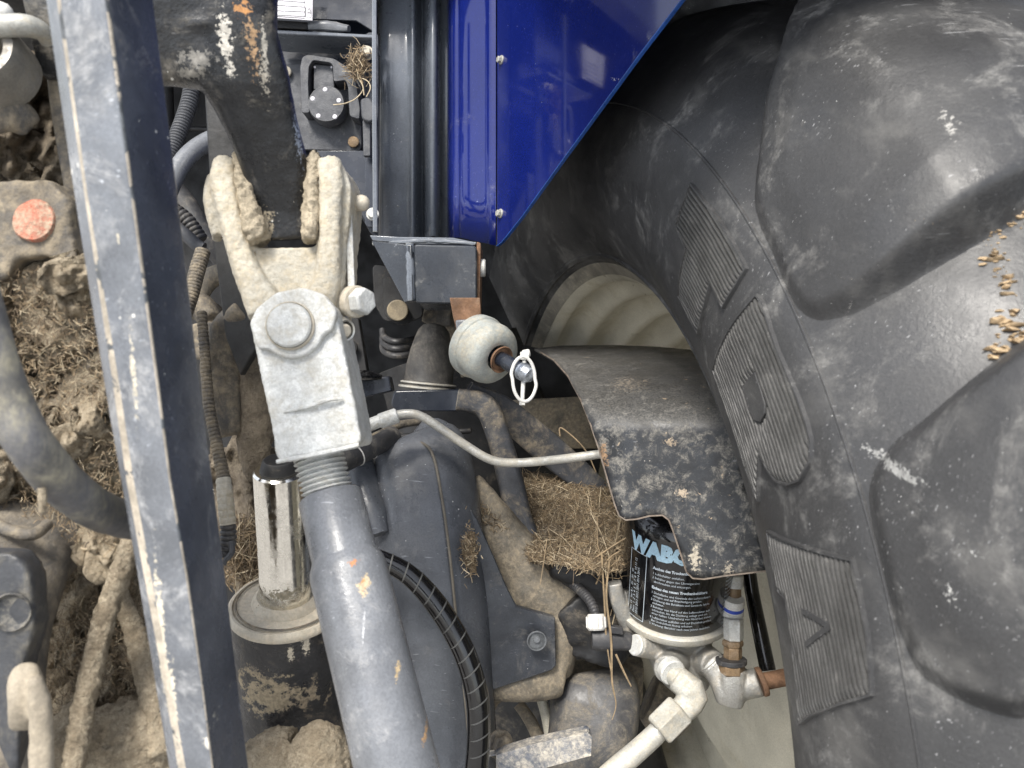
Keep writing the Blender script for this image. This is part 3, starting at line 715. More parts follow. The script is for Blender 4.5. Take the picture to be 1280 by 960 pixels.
bm = B(); sweep(bm, [(467, 305, 1.0, 2.2), (500, 303, .983, 2.6), (540, 301, .975, 2.6), (594, 305, .975, 2.2)], seg=8, res=10); emit('weld_seam', bm, post_paint, post, disp=(.004, .006))

# ============================================================ SOCKET PANEL
sp = thing('socket_panel', 'dark navy steel panel with flange strip, behind the round trailer socket', 'panel', P(420, 290, 1.12))
bm = B(); plate(bm, [(318, -80), (472, -80), (472, 300), (462, 290), (440, 250), (410, 196), (318, 190)], 1.13, .004); emit('back_panel', bm, black_paint, sp, bev=.001)
bm = B(); plate(bm, [(395, 188), (468, 188), (470, 262), (462, 285), (440, 250)], 1.10, .004); emit('lower_panel', bm, black_paint, sp, bev=.001)
bm = B(); plate(bm, [(337, 38), (345, 37), (466, 43), (467, 47.5), (345, 42), (337, 41)], 1.06, .06); emit('shelf_flange', bm, post_paint, sp, bev=.0012)
bm = B(); plate(bm, [(390, -40), (470, -40), (468, 40), (445, 26), (390, 24)], 1.085, .004); emit('upper_panel', bm, black_paint, sp, bev=.001)
bm = B(); sweep(bm, [(386, 33, 1.07, 5, 8), (410, 33, 1.07, 6, 8), (436, 36, 1.07, 4, 8)], n=3, seg=14); emit('weld_bead', bm, tube_paint, sp, disp=(.004, .01))
bm = B(); plate(bm, [(330, 24), (384, 27), (384, 36.5), (332, 34)], 1.06, .03); emit('rubber_stop', bm, black_dull, sp, bev=.001)
bm = B(); sweep(bm, [(468, -40, 1.03, 3.0), (468, 100, 1.03, 3.0), (469, 290, 1.03, 3.0)], n=4, seg=8); emit('edge_strip', bm, post_paint, sp)
bm = B(); plate(bm, round_poly([(456, 40), (473, 40), (473, 284), (456, 284)], 7), 1.08, .003); emit('strip_plate', bm, black_paint, sp, bev=.001)
bolt(sp, 466, 268, 1.07, 6, h=8); bolt(sp, 458, 67, 1.07, 7, h=9, m=gland_m)
dpn = thing('data_plate', 'silver rating plate with ruled empty lines and CE mark above the socket', 'plate', P(356, 24, 1.04))
DPL = [(320, -30), (391, -26), (390.5, 25.5), (326, 21)]
bm = B(); plate(bm, DPL, 1.045, .0015); emit('plate_body', bm, label_m, dpn, bev=.0003)
dl = B()
def ln(a, b, w_=.35, D=1.0445):
    p, q_ = P(*a, D), P(*b, D); t = (q_ - p).normalized(); s = t.cross(Vector((0, 1, 0))) * (w_ * D / 1000); dl.faces.new([dl.verts.new(v) for v in (p + s, p - s, q_ - s, q_ + s)])
for y0 in (-6, 0, 6, 12, 17.5): ln((341 if y0 < 10 else 322, y0), (381, y0 + 2.8))
ln((341, -25), (341, 12.5)); ln((381, -25), (381, 20.5)); ln((323, 19), (381, 22.6))
for a, b in (((382, 9.5), (389, 9.8)), ((382, 9.5), (382, 21)), ((389, 9.8), (389, 21.5)), ((382, 21), (389, 21.5))): ln(a, b, .25)
emit('ruled_lines', dl, ink, dpn, recalc=False)
vv_, ff_ = text_mesh('CE', .0062); bm = B()
vb = [bm.verts.new(P(388.3, 10.5, 1.0444) + Vector((-v.y, 0, -v.x))) for v in vv_]
for f in ff_: bm.faces.new([vb[i] for i in f])
emit('certification_mark', bm, ink, dpn, recalc=False)

sk = thing('trailer_socket', 'round grey plastic trailer socket with five rivets on its lid', 'socket', P(408, 190, 1.08))
bm = B(); plate(bm, round_poly([(353, 80), (378, 80), (440, 84), (452, 110), (452, 189), (350, 186)], 8), 1.105, .005); emit('mounting_plate', bm, plastic, sk, bev=.001)
arch = [(375, 83), (378, 71), (385, 68), (417, 73), (433, 83), (444, 98), (450, 136), (449, 149), (437, 145), (435, 109), (432, 100), (417, 102), (416, 81), (412, 78), (391, 75), (386, 83), (385, 105), (387, 141), (377, 141)]
bm = B(); plate(bm, round_poly(arch, 3, 3), 1.075, .03); emit('hood', bm, plastic, sk, bev=.002)
bm = B(); plate(bm, round_poly([(392, 80), (416, 82), (418, 112), (392, 112)], 2), 1.085, .01); emit('hinge_tab', bm, plastic, sk, bev=.001)
bm = B(); c = P(408, 130, 1.075); lathe(bm, c, Vector((0, -1, 0)), [(-.02, .020), (-.02, .0250), (-.002, .0252), (0, .0240), (.002, .0236), (.0022, 0)], 48); emit('lid', bm, plastic, sk)
for x, y in ((406.5, 112), (391, 123.5), (423.6, 125.7), (398, 145), (418.6, 146)):
    bm = B(); lathe(bm, P(x, y, 1.0735), Vector((0, -1, 0)), [(-.001, .0031), (.0006, .0031), (.0014, .002), (.0008, .001), (.0008, 0)], 14); emit('rivet', bm, label_m, sk)
for x in (393.5, 414.5):
    bm = B(); lathe(bm, P(x, 84, 1.0845), Vector((0, -1, 0)), [(-.001, .0018), (.0008, .0014), (.0009, 0)], 12); emit('hinge_pin', bm, label_m, sk)
bm = B(); lathe(bm, P(442, 177.6, 1.10), Vector((0, -1, 0)), [(-.001, .0075), (.002, .0075), (.003, .006), (.003, 0)], 20); emit('screw', bm, brass, sk)
bm = B(); lathe(bm, P(357.5, 90, 1.10), Vector((0, -1, 0)), [(-.001, .0075), (.002, .0075), (.003, .006), (.003, 0)], 20); emit('screw', bm, gland_m, sk)
bm = B(); plate(bm, round_poly([(450, 123), (462, 121), (468, 130), (468, 149), (462, 153), (452, 149)], 5), 1.05, .012); emit('rubber_flap', bm, plastic, sk, bev=.002)
bm = B(); plate(bm, round_poly([(453, 150), (463, 150), (463, 195), (454, 195)], 2), 1.06, .008); emit('flap_stem', bm, plastic, sk, bev=.001)
bm = B(); cc = P(447, 78, 1.06)
straws(bm, lambda: (cc + Vector((random.gauss(0, .007), random.gauss(0, .005), random.gauss(0, .010) - .002)), Vector((0, -1, 0))), 260, .018, .0005)
emit('straw_tuft', bm, straw_m, label='small tuft of dry straw caught beside the trailer socket', cat='straw', kind='stuff')
bm = B(); sweep(bm, [(417, 131, 1.066, .8), (432, 129, 1.06, .8), (446, 122, 1.058, .8), (454, 110, 1.06, .7), (447, 98, 1.06, .6)], seg=5)
sweep(bm, [(447, 96, 1.06, .7), (459, 101, 1.055, .7), (463, 110, 1.053, .7), (458, 121, 1.05, .6)], seg=5)
sweep(bm, [(446, 95, 1.06, .7), (453, 106, 1.055, .7), (455, 119, 1.05, .6)], seg=5); emit('straw_stalk', bm, straw_m[2], label='three pale bent straw stalks dangling over the socket lid', cat='straw')

# ============================================================ AIR DRYER, SHIELD
ad = thing('air_dryer', 'gloss black air dryer canister with printed text on a cast aluminium base', 'air dryer', P(845, 880, 1.02))
CC = P(844, 753, 1.0); RC = .0675
bm = B(); lathe(bm, CC, UP, [(0, .05), (-.001, RC - .002), (.002, RC), (.120, RC), (.131, RC - .003), (.140, RC - .012), (.145, RC - .030), (.147, 0)], 72); can = emit('canister', bm, can_m, ad, ang=50)
bm = B(); lathe(bm, CC, UP, [(-.014, .04), (-.014, RC + .001), (-.010, RC + .005), (-.003, RC + .005), (-.001, RC + .002), (-.001, .05)], 72); emit('seal_ring', bm, steel_pipe, ad, ang=50)
e0 = (Vector((0, -1, 0)) - UP * (Vector((0, -1, 0)).dot(UP))).normalized(); e1 = UP.cross(e0) * -1
if e1.x < 0: e1 = -e1
def wrap(bm, s, size, a0, z0, bold=0., rot=False, sx=1.):
    vs_, fs = text_mesh(s, size, bold)
    vb = []
    for v in vs_:
        x, y = (v.x * sx, v.y) if not rot else (-v.y, v.x)
        a = a0 + x / RC; z = z0 + y
        vb.append(bm.verts.new(CC + UP * z + (e0 * math.cos(a) + e1 * math.sin(a)) * (RC + .0004)))
    for f in fs:
        try: bm.faces.new([vb[i] for i in f])
        except ValueError: pass
bm = B(); wrap(bm, 'WABCO',   .0275, -1.17, .098, .0019, sx=.90); emit('brand_lettering', bm, print_b, can, recalc=False, ang=180)
bm = B()
lines = [('Ausbau des Trockenbehälters', .0050, .084, .0002), ('1 Luftbehälter entlüften.', .0042, .077, 0), ('2 Behälter gegen den Uhrzeigersinn', .0042, .0715, 0), ('  abschrauben und entsorgen.', .0042, .0665, 0),
         ('Einbau des neuen Trockenbehälters', .0050, .058, .0002), ('1 Dichtfläche und Gewinde des Lufttrockners', .0042, .0515, 0), ('  reinigen und auf Beschädigung prüfen.', .0042, .0470, 0), ('2 Dichtung des Behälters und Gewinde leicht', .0042, .0420, 0), ('  einfetten.', .0042, .0375, 0),
         ('3 Behälter von Hand auf den Lufttrockner auf-', .0042, .0325, 0), ('  schrauben, bis die Dichtung anliegt und mit', .0042, .0280, 0), ('  einer halben Umdrehung von Hand fest ziehen.', .0042, .0235, 0), ('4 Luftbehälter auffüllen und auf Dichtheit prüfen.', .0042, .0180, 0), ('  Bei Undichtheit Anzug erhöhen.', .0042, .0135, 0), ('5 Wartung: Behälter nach zwei Jahren tauschen.', .0042, .0088, 0)]
for s, sz, z, b in lines: wrap(bm, s, sz, -.66, z, b, sx=.90)
for i in range(16): wrap(bm, 'Replace the desiccant canister', .0040, .72, .084 - i * .0052, 0)
emit('small_print', bm, print_w, can, recalc=False, ang=180)
bm = B()
for k in range(3): wrap(bm, ['Nm 15   bar 8,1   20   30   40', 'Date  1  2  3  4  5  6  7  8  9  10 11 12', '2010 2011 2012 2013 2014 2015'][k], .0048, -1.08 + k * .075, .012, 0, rot=True)
for a_, wd_ in ((-1.18, 0.012), (-.80, .012)):
    for z0, z1 in ((.006, .096),):
        v = [bm.verts.new(CC + UP * z + (e0 * math.cos(a) + e1 * math.sin(a)) * (RC + .0004)) for a, z in ((a_, z0), (a_ + wd_, z0), (a_ + wd_, z1), (a_, z1))]; bm.faces.new(v)
for z0 in (.006, .0955):
    for k in range(8):
        a_ = -1.18 + k * .049
        v = [bm.verts.new(CC + UP * z + (e0 * math.cos(a) + e1 * math.sin(a)) * (RC + .0004)) for a, z in ((a_, z0), (a_ + .049, z0), (a_ + .049, z0 + .0008), (a_, z0 + .0008))]; bm.faces.new(v)
emit('printed_table', bm, print_w, can, recalc=False, ang=180)
# cast base: lumps joined and fused
bm = B()
cyl(bm, CC - UP * .012, CC - UP * .05, .058, .050)
sweep(bm, [(845, 800, 1.0, 42, 35), (850, 825, 1.0, 36, 32), (862, 848, 1.0, 28, 28), (872, 862, 1.0, 20, 20)], seg=20)
cyl(bm, P(826, 812, .97), P(797, 806, .955), .0135)
cyl(bm, P(850, 815, 1.0), P(834, 838, .935), .019, .017)
cyl(bm, P(868, 815, 1.0), P(893, 832, .95), .020, .017)
cyl(bm, P(775, 740, .98), P(790, 775, .985), .010, .014)
sweep(bm, [(768, 728, .97, 9, 8), (774, 755, .975, 10, 8), (792, 788, .985, 14, 10)], n=4)
plate(bm, round_poly([(848, 800), (856, 793), (882, 792), (880, 805), (856, 812)], 3), .945, .03)
emit('cast_base', bm, alu, ad, remesh=.0016, smooth=3)
for a_, b_, r_ in ((P(800, 807, .957), P(793, 806, .952), .0125), (P(836, 835, .937), P(842, 842, .925), .0155), (P(890, 830, .952), P(898, 838, .945), .0155)):
    bm = B(); cyl(bm, a_, b_, r_); emit('port_ring', bm, zinc, ad)
bm = B(); cyl(bm, P(836, 838, .935), P(852, 853, .925), .0125, .012)
sweep(bm, [(846, 848, .928, 16), (866, 864, .918, 17), (868, 870, .917, 17), (864, 877, .916, 17), (846, 894, .912, 16)], n=3.2, seg=24, smooth=False); emit('elbow_fitting', bm, fit_m, ad, remesh=.0012, smooth=3)
bm = B(); hexa(bm, P(851, 886, .912), P(823, 914, .905), .0205); emit('union_nut', bm, fit_m, ad, bev=.001)
# right-hand brake line stack
rs = thing('pressure_fitting_stack', 'upright brass and zinc fitting stack with a blue ring, right of the black canister', 'pipe fitting', P(915, 885, .94))
bm = B(); cyl(bm, P(918, 718, .955), P(918, 735, .955), .0105); emit('top_collar', bm, zinc, rs)
bm = B(); cyl(bm, P(918, 733, .953), P(918, 752, .953), .0080); emit('brass_neck', bm, brass, rs)
bm = B(); lathe(bm, P(918, 748, .945), -UP, [(0, .006), (0, .0115), (.002, .0125), (.009, .0125), (.010, .0118), (.016, .0118), (.017, .0128), (.022, .0128), (.024, .0108), (.050, .0108), (.052, .0095), (.052, 0)], 28); emit('coupling_body', bm, white_pl, rs)
bm = B(); lathe(bm, P(918, 748, .945) - UP * .0098, -UP, [(0, .0118), (.0003, .0123), (.0042, .0123), (.0047, .0118)], 28); emit('blue_ring', bm, ring_blue, rs)
bm = B(); hexa(bm, P(917, 772, .943), P(917, 800, .943), .0118); emit('hex_body', bm, zinc, rs, bev=.0006)
bm = B(); hexa(bm, P(916, 800, .94), P(916, 808, .94), .0125); hexa(bm, P(916, 808, .938), P(916, 828, .938), .0108); emit('brass_nipple', bm, brass, rs, bev=.0006)
bm = B(); cyl(bm, P(914, 823, .935), P(914, 829, .935), .018); emit('washer', bm, rubber, rs)
bm = B(); hexa(bm, P(914, 828, .933), P(914, 842, .933), .0158); emit('brass_nut', bm, brass, rs, bev=.0006)
bm = B(); sweep(bm, [(888, 828, .95, 17), (902, 845, .945, 18), (910, 862, .94, 19), (912, 874, .94, 17)], n=3); sweep(bm, [(916, 836, .935, 16), (916, 860, .935, 17), (914, 878, .938, 15)], n=3)
cyl(bm, P(912, 862, .94), P(950, 852, .93), .0155, .0165); emit('elbow_casting', bm, alu, rs, remesh=.0016, smooth=3)
bm = B(); cyl(bm, P(949, 853, .93), P(955, 851, .93), .0170); cyl(bm, P(954, 852, .93), P(985, 846, .93), .0098); emit('rusty_pipe', bm, rust, rs)
bm = B(); sweep(bm, [(933, 690, 1.03, 9), (940, 740, 1.02, 9), (950, 790, 1.0, 9.5), (960, 838, .985, 10)], seg=18); emit('black_tube', bm, can_m, label='glossy black plastic tube between fitting stack and tyre', cat='tube')
bm = B(); sweep(bm, [(840, 893, .915, 13), (822, 915, .91, 13), (795, 940, .905, 13.5), (760, 970, .90, 14), (720, 1010, .89, 14)], seg=22); emit('steel_pipe', bm, steel_pipe, label='thick dusty zinc pipe running from the dryer elbow to lower left', cat='pipe')
bm = B(); sweep(bm, [(812, 870, 1.12, 30, 20), (835, 880, 1.12, 42, 20), (858, 880, 1.12, 26, 20)], n=2.4); emit('rubber_grommet', bm, cast_muddy, label='dark brown rubber bush behind the dryer base', cat='bush')
sen = thing('pressure_sensor', 'black sensor plug with white ribbed collar left of the dryer base', 'sensor', P(760, 812, .98))
bm = B(); sweep(bm, [(788, 802, .965, 11), (775, 800, .965, 12.5), (762, 800, .965, 13.5), (745, 800, .965, 13), (739, 800, .965, 11)], n=3, seg=18, smooth=False); plate(bm, [(763, 783), (779, 785), (779, 794), (763, 792)], .950, .01); emit('plug_body', bm, rubber, sen, bev=.001)
bm = B(); seg = 32
a0, b0 = P(746, 788, .96), P(745, 767, .965)
lathe(bm, a0, b0 - a0, [(0, 0), (0, .0100), (.002, .0115), (.017, .0112), (.019, .0095), (.019, 0)], 24)
for i, v in enumerate(bm.verts):
    pass
emit('white_collar', bm, white_pl, sen)
for k in range(12):
    a = 2 * PI * k / 12; ax = (b0 - a0).normalized(); u = ax.cross(Vector((0, 1, .1))).normalized(); v = ax.cross(u); c = a0 + (u * math.cos(a) + v * math.sin(a)) * .0112
    bm = B(); cyl(bm, c + ax * .003, c + ax * .016, .0014, seg=6); emit('grip_rib', bm, white_pl, sen)
bm = B(); sweep(bm, [(745, 770, .965, 6), (738, 752, .975, 6), (722, 735, 1.0, 6), (700, 720, 1.03, 6), (672, 700, 1.07, 6)], seg=14, corr=(.004, .16)); emit('sensor_cable', bm, rubber, sen)

# shield
sh = thing('curved_shield', 'curved black steel shield plate, scabby with pale dirt, over the canister', 'shield', P(860, 725, .95))
so_ = [(668, 436), (700, 432), (760, 431), (820, 433), (862, 437), (880, 445), (900, 480), (925, 560), (950, 660), (966, 712), (955, 714), (930, 717), (905, 720), (880, 724), (866, 723), (858, 715), (850, 690), (840, 660), (836, 650), (828, 644), (812, 645), (795, 649), (782, 650), (774, 645), (768, 630), (758, 595), (748, 560), (738, 530), (726, 500), (710, 470), (692, 450), (675, 440)]
def shD(x, y):
    # horizontal top running back, bending over to a steep face
    t = max(0., min(1., (y - 430) / 110)); back = .30 * (1 - t) ** 2.2
    return .850 + back * 1.1 + .05 * max(0, (y - 540)) / 180 * 0 - .03 * (x - 780) / 200 + .00022 * max(0, 780 - x)
bm = B(); sheet(bm, so_, shD, 9); emit('shield_plate', bm, shield_m, sh, solid=.003, ang=180, recalc=False)
bm = B(); rings = []
edge = so_[15:] 
q = [P(x, y, shD(x, y)) for x, y in so_[9:]]
for i, p in enumerate(q):
    t = (q[min(i + 1, len(q) - 1)] - q[max(i - 1, 0)]).normalized(); vw = p.normalized(); s = t.cross(vw).normalized()
    rings.append([bm.verts.new(p + s * a * .0008 + vw * (b * .0018 + .001)) for a, b in ((-1, -1), (1, -1), (1, 1), (-1, 1))])
for A, C in zip(rings, rings[1:]):
    for k in range(4): bm.faces.new((A[k], A[(k + 1) % 4], C[(k + 1) % 4], C[k]))
emit('worn_lip', bm, mat('bare_edge', (.15, .12, .095), .7, var=.4, vs=80, bump=.4), sh)
bm = B(); c = P(774, 635, shD(774, 635) - .0008); lathe(bm, c, Vector((-.1, -1, 0)), [(0, .0028), (.0004, .0028), (.0004, 0)], 12); emit('hole_plug', bm, dark_void, sh)

bm = B(); plate(bm, [(590, 300), (650, 430), (720, 446), (760, 520), (740, 640), (600, 640), (560, 420)], 1.42, .01); emit('gap_shade_sheet', bm, dark_void, ch)  # near-black sheet standing in for the shade left of the shield
# ============================================================ TOP-LINK BUSH WITH PIN
bs_ = thing('ball_bush', 'pale grey steel ball bush with rusty bore, hanging under the box bracket', 'bush', P(610, 482, .86))
ax = (P(640, 456, .842) - P(600, 434, .88)).normalized()
c0 = P(606, 438, .87)
bm = B(); plate(bm, [(569, 400), (598, 398), (602, 420), (590, 455), (574, 440)], .90, .02); emit('hanger_strap', bm, tube_paint, bs_, bev=.002)
bm = B(); lathe(bm, c0, ax, [(-.020, 0), (-.020, .032), (-.018, .0352), (-.010, .0358), (-.007, .0352), (-.006, .0338), (-.004, .0336), (.010, .0338), (.0165, .0322), (.0205, .0292), (.0228, .0250), (.0238, .0205), (.0240, .0165), (.0232, .0140), (.005, .012), (.004, 0)], 48); emit('bush_body', bm, mat('grey_bush_metal', (.36, .38, .36), .55, metal=.2, var=.2, vs=50, dust=((.50, .45, .35), .45, 35), chips=((.40, .26, .15), .10, 50), bump=.4), bs_)
bm = B(); lathe(bm, c0 + ax * .0262, ax, [(0, .0128), (.0035, .0150), (.0042, .0145), (.001, .0118)], 32); emit('rust_ring', bm, rust, bs_)
lp = thing('linch_pin', 'dark hitch pin with pale ring clip through its silver end', 'pin', P(655, 500, .76))
pe = c0 + ax * .066
bm = B(); cyl(bm, c0 + ax * .005, pe, .0082); emit('pin_shaft', bm, black_paint, lp)
bm = B(); lathe(bm, pe - ax * .004, ax, [(0, .0085), (.001, .0098), (.010, .0098), (.015, .007), (.017, 0)], 28); emit('pin_end', bm, mat('hammered_steel', (.42, .45, .50), .35, metal=.8, var=.3, vs=120, bump=.6), lp)
Dp = pe.y
ppx = (640 + pe.x / pe.y * 1000, 480 - pe.z / pe.y * 1000)
print('pin end px', ppx, Dp)
X, Y = ppx
bm = B(); cyl(bm, P(X + 1, Y - 21, Dp), P(X - 2, Y + 38, Dp - .002), .0022, seg=12); cyl(bm, P(X - 2, Y - 22, Dp), P(X + 8, Y - 24, Dp), .0042, seg=12); box3(bm, P(X + 1, Y - 20, Dp), .0045, .004, .004); box3(bm, P(X - 2, Y + 38, Dp), .003, .003, .003); emit('clip_shaft', bm, white_pl, lp, bev=.0005)
bm = B(); k = 24
lp_pts = []
for i in range(k + 1):
    a = -PI / 2 + 2 * PI * i / k * .995; lp_pts.append((X - 1 + 15 * math.cos(a) + (2 if math.sin(a) > 0 else 0), Y + 9 + 28 * math.sin(a), Dp - .012 + .004 * math.cos(a), 2.2))
sweep(bm, lp_pts, seg=10, res=2); emit('clip_ring', bm, white_pl, lp)

# ============================================================ RUBBER BOOT, BRACKET, FRAME
bt = thing('rubber_boot', 'tapered dusty black rubber gaiter standing on the bracket plate', 'gaiter', P(536, 492, 1.15))
bm = B(); c = P(535, 486, 1.15); tp = P(543, 405, 1.15) - c
lathe(bm, c, tp, [(0, 0), (0, .040), (.003, .0405), (.005, .0375), (.008, .0385), (.010, .0360), (.012, .0350), (.03, .0345), (.055, .0305), (.072, .0260), (.084, .0220), (.092, .0150), (.095, 0)], 40); emit('gaiter_body', bm, mat('dusty_gaiter', (.045, .043, .041), .6, var=.5, vs=18, dust=((.17, .155, .135), .5, 14), bump=.2), bt)
bm = B(); lathe(bm, c, tp, [(.0055, .0378), (.0065, .0402), (.0080, .0402), (.009, .0378)], 40); lathe(bm, c, tp, [(-.001, .0400), (.0, .0425), (.002, .0425), (.003, .0400)], 40); emit('bead', bm, steel_pipe, bt)
fr = thing('support_bracket', 'black steel bracket plate with two splayed legs below the rubber gaiter', 'bracket', P(640, 690, 1.05))
bm = B(); plate(bm, round_poly([(493, 488), (590, 486), (605, 498), (603, 514), (495, 515), (488, 505)], 4), 1.09, .07); emit('top_plate', bm, black_paint, fr, bev=.002)
bm = B(); sweep(bm, [(575, 500, 1.09, 14, 20), (606, 508, 1.085, 15, 20), (623, 545, 1.08, 15, 18), (638, 600, 1.07, 16, 16), (650, 650, 1.06, 16, 14), (668, 684, 1.05, 13, 12)], n=5, seg=20); emit('front_leg', bm, leg_m, fr, ang=40)
bm = B(); sweep(bm, [(585, 486, 1.12, 10, 10), (625, 510, 1.13, 17, 7), (670, 548, 1.14, 20, 6), (720, 590, 1.15, 18, 6), (752, 615, 1.15, 13, 6)], n=5, seg=20); emit('rear_leg', bm, leg_m, fr, ang=40)
bm = B(); plate(bm, [(430, 478), (486, 470), (490, 489), (434, 502)], 1.12, .03); emit('side_tab', bm, black_paint, fr, bev=.002)
bm = B(); plate(bm, [(424, 395), (448, 398), (460, 470), (432, 480)], 1.16, .02); ico(bm, P(438, 435, 1.15), .012, (1, .4, 1)); emit('inner_strut', bm, black_dull, fr, bev=.002)
bm = B(); ico(bm, P(455, 469, 1.11), .012, (1.7, 1, .6), 2, .5, 90); emit('molten_lump', bm, can_m, fr)
lv = thing('pivot_link', 'black pivot link plates with a tan round pin end, behind the gusset', 'link', P(495, 410, 1.2))
bm = B(); plate(bm, round_poly([(465, 330), (500, 335), (522, 390), (512, 402), (480, 402), (468, 380)], 8), 1.22, .006); plate(bm, round_poly([(478, 345), (520, 350), (530, 395), (500, 408), (480, 395)], 8), 1.20, .006); emit('link_plate', bm, black_dull, lv, bev=.001)
bm = B(); cyl(bm, P(497, 388, 1.22), P(497, 388, 1.17), .0155); emit('pin_head', bm, mat('tan_pin_head', (.24, .20, .14), .7, dust=((.36, .30, .2), .4, 60)), lv)
bm = B()
for k, (y0, rr) in enumerate(((418, 26), (427, 25), (436, 24))): sweep(bm, [(478, y0 - 6, 1.25, 4), (480, y0 + 3, 1.24, 4), (495, y0 + 9, 1.22, 4), (520, y0 + 5, 1.24, 4)], seg=10)
emit('loose_hose', bm, rubber, label='coiled dull black hose behind the gaiter', cat='hose')
bm = B(); sweep(bm, [(530, 392, 1.27, 10, 12), (548, 396, 1.27, 14, 12), (565, 396, 1.27, 12, 12)], n=4); sweep(bm, [(560, 395, 1.30, 22, 15), (580, 430, 1.30, 16, 14), (588, 470, 1.30, 12, 14)], n=3); emit('valve_body', bm, cast_muddy, label='dusty metal valve body half hidden behind the gaiter top', cat='valve', remesh=.003, smooth=2)

# pipes in the middle
hp = thing('hydraulic_pipe', 'bent dull silver hydraulic pipe crossing in front of the bracket legs', 'pipe', P(620, 585, 1.02))
bm = B(); sweep(bm, [(488, 521, .935, 5.6), (508, 517, .935, 5.6), (530, 522, .935, 5.6), (575, 552, .94, 5.6), (612, 574, .94, 5.6), (645, 578.5, .94, 5.6), (700, 574, .94, 5.6), (770, 565, .94, 5.6)], seg=18, res=8); emit('pipe_run', bm, steel_pipe, hp)
bm = B(); cyl(bm, P(449, 536, .925), P(478, 525, .93), .0075); cyl(bm, P(474, 527, .93), P(497, 519, .935), .0091); emit('crimp_sleeve', bm, zinc, hp)
bm = B(); sweep(bm, [(448, 553, .99, 5), (470, 545, 1.0, 5), (500, 531, 1.02, 5), (530, 527, 1.04, 4)], seg=14, corr=(.004, .08)); emit('thin_pipe', bm, cast_muddy, label='thin braided pipe just under the silver hydraulic pipe', cat='pipe')
bm = B(); cyl(bm, P(500, 546, 1.1), P(590, 538, 1.1), .004); emit('cross_rod', bm, black_dull, label='thin dark rod running level above the tank', cat='rod')
bm = B(); sweep(bm, [(425, 580, .93, 13), (445, 570, .95, 13), (468, 558, .97, 13), (492, 544, 1.0, 12)], seg=20); ch1 = emit('rubber_hose', bm, rubber, label='short black hose with white bands above the tank', cat='hose')
bm = B()
for (x, y, D) in ((447, 569, .952), (463, 561, .967)):
    t = (P(468, 558, .97) - P(445, 570, .95)).normalized(); lathe(bm, P(x, y, D) - t * .0012, t, [(0, .0118), (0, .0131), (.0016, .0131), (.0016, .0118)], 24)
emit('white_band', bm, white_pl, ch1)
bm = B(); sweep(bm, [(440, 560, 1.0, 20, 18), (452, 600, .98, 20, 18), (465, 640, .96, 17, 14), (474, 668, .95, 12, 10)], seg=20); emit('hose_sleeve', bm, tank_m, label='thick dark hose dropping behind the grey tube', cat='hose', disp=(.004, .02))
bm = B(); ico(bm, P(575, 577, 1.12), .013); cyl(bm, P(578, 590, 1.1), P(565, 560, 1.1), .008); emit('small_fitting', bm, black_dull, label='small dark fitting at the right shoulder of the tank', cat='fitting')

# tank
tk = thing('plastic_tank', 'blue black plastic tank with vertical seams behind the spiral hose', 'tank', P(545, 1000, 1.0))
bm = B(); sweep(bm, [(512, 548, 1.04, 20, 20), (522, 556, 1.04, 48, 40), (528, 580, 1.03, 62, 60), (533, 650, 1.02, 68, 70), (541, 760, 1.01, 72, 75), (548, 880, 1.0, 70, 78), (554, 1010, .98, 70, 80)], n=2.6, seg=56, res=8); emit('tank_body', bm, tank_m, tk, ang=180, disp=(.003, .05))
bm = B(); sweep(bm, [(522, 551, .985, 1.8), (540, 566, .970, 1.8), (552, 620, .955, 1.8), (563, 700, .942, 1.8), (573, 800, .935, 1.8), (584, 900, .928, 1.8), (590, 1000, .92, 1.8)], seg=8, res=8); emit('moulding_seam', bm, mat('tan_seam', (.17, .15, .12), .7), tk)
bm = B(); sweep(bm, [(495, 640, .965, 1.2), (508, 700, .955, 1.2), (512, 780, .945, 1.2), (518, 860, .938, 1.2), (522, 980, .93, 1.2)], seg=8, res=8); emit('moulding_seam', bm, mat('dark_seam', (.02, .022, .03), .5), tk)
# spiral-wrapped hose
hz = thing('spiral_hose', 'black hose wrapped in a spiral sleeve, curving down beside the tank', 'hose', P(598, 1000, .84))
hpts = [(450, 690, .86, 11), (482, 702, .86, 12), (515, 722, .86, 13), (550, 762, .86, 14), (580, 815, .86, 14.5), (596, 870, .86, 15), (598, 930, .86, 15), (590, 1010, .86, 15)]
bm = B(); sweep(bm, hpts, seg=22, res=8); emit('hose_body', bm, can_m, hz)
bm = B(); dense = catmull([(P(a, b, c).x, P(a, b, c).y, P(a, b, c).z, r * c / 1000) for a, b, c, r in hpts], 20)
acc = 0; last = Vector(dense[0][:3])
for i in range(1, len(dense) - 1):
    p = Vector(dense[i][:3]); acc += (p - last).length; last = p
    if acc > .017:
        acc = 0; t = (Vector(dense[i + 1][:3]) - p).normalized(); t2 = (t + Vector((.38, .1, .15))).normalized(); R_ = dense[i][3]
        lathe(bm, p - t2 * .0006, t2, [(0, R_ * .9), (0, R_ * 1.05), (.0008, R_ * 1.07), (.0016, R_ * 1.05), (.0016, R_ * .9)], 24)
emit('sleeve_edge', bm, mat('grey_sleeve_edge', (.10, .10, .095), .6), hz)

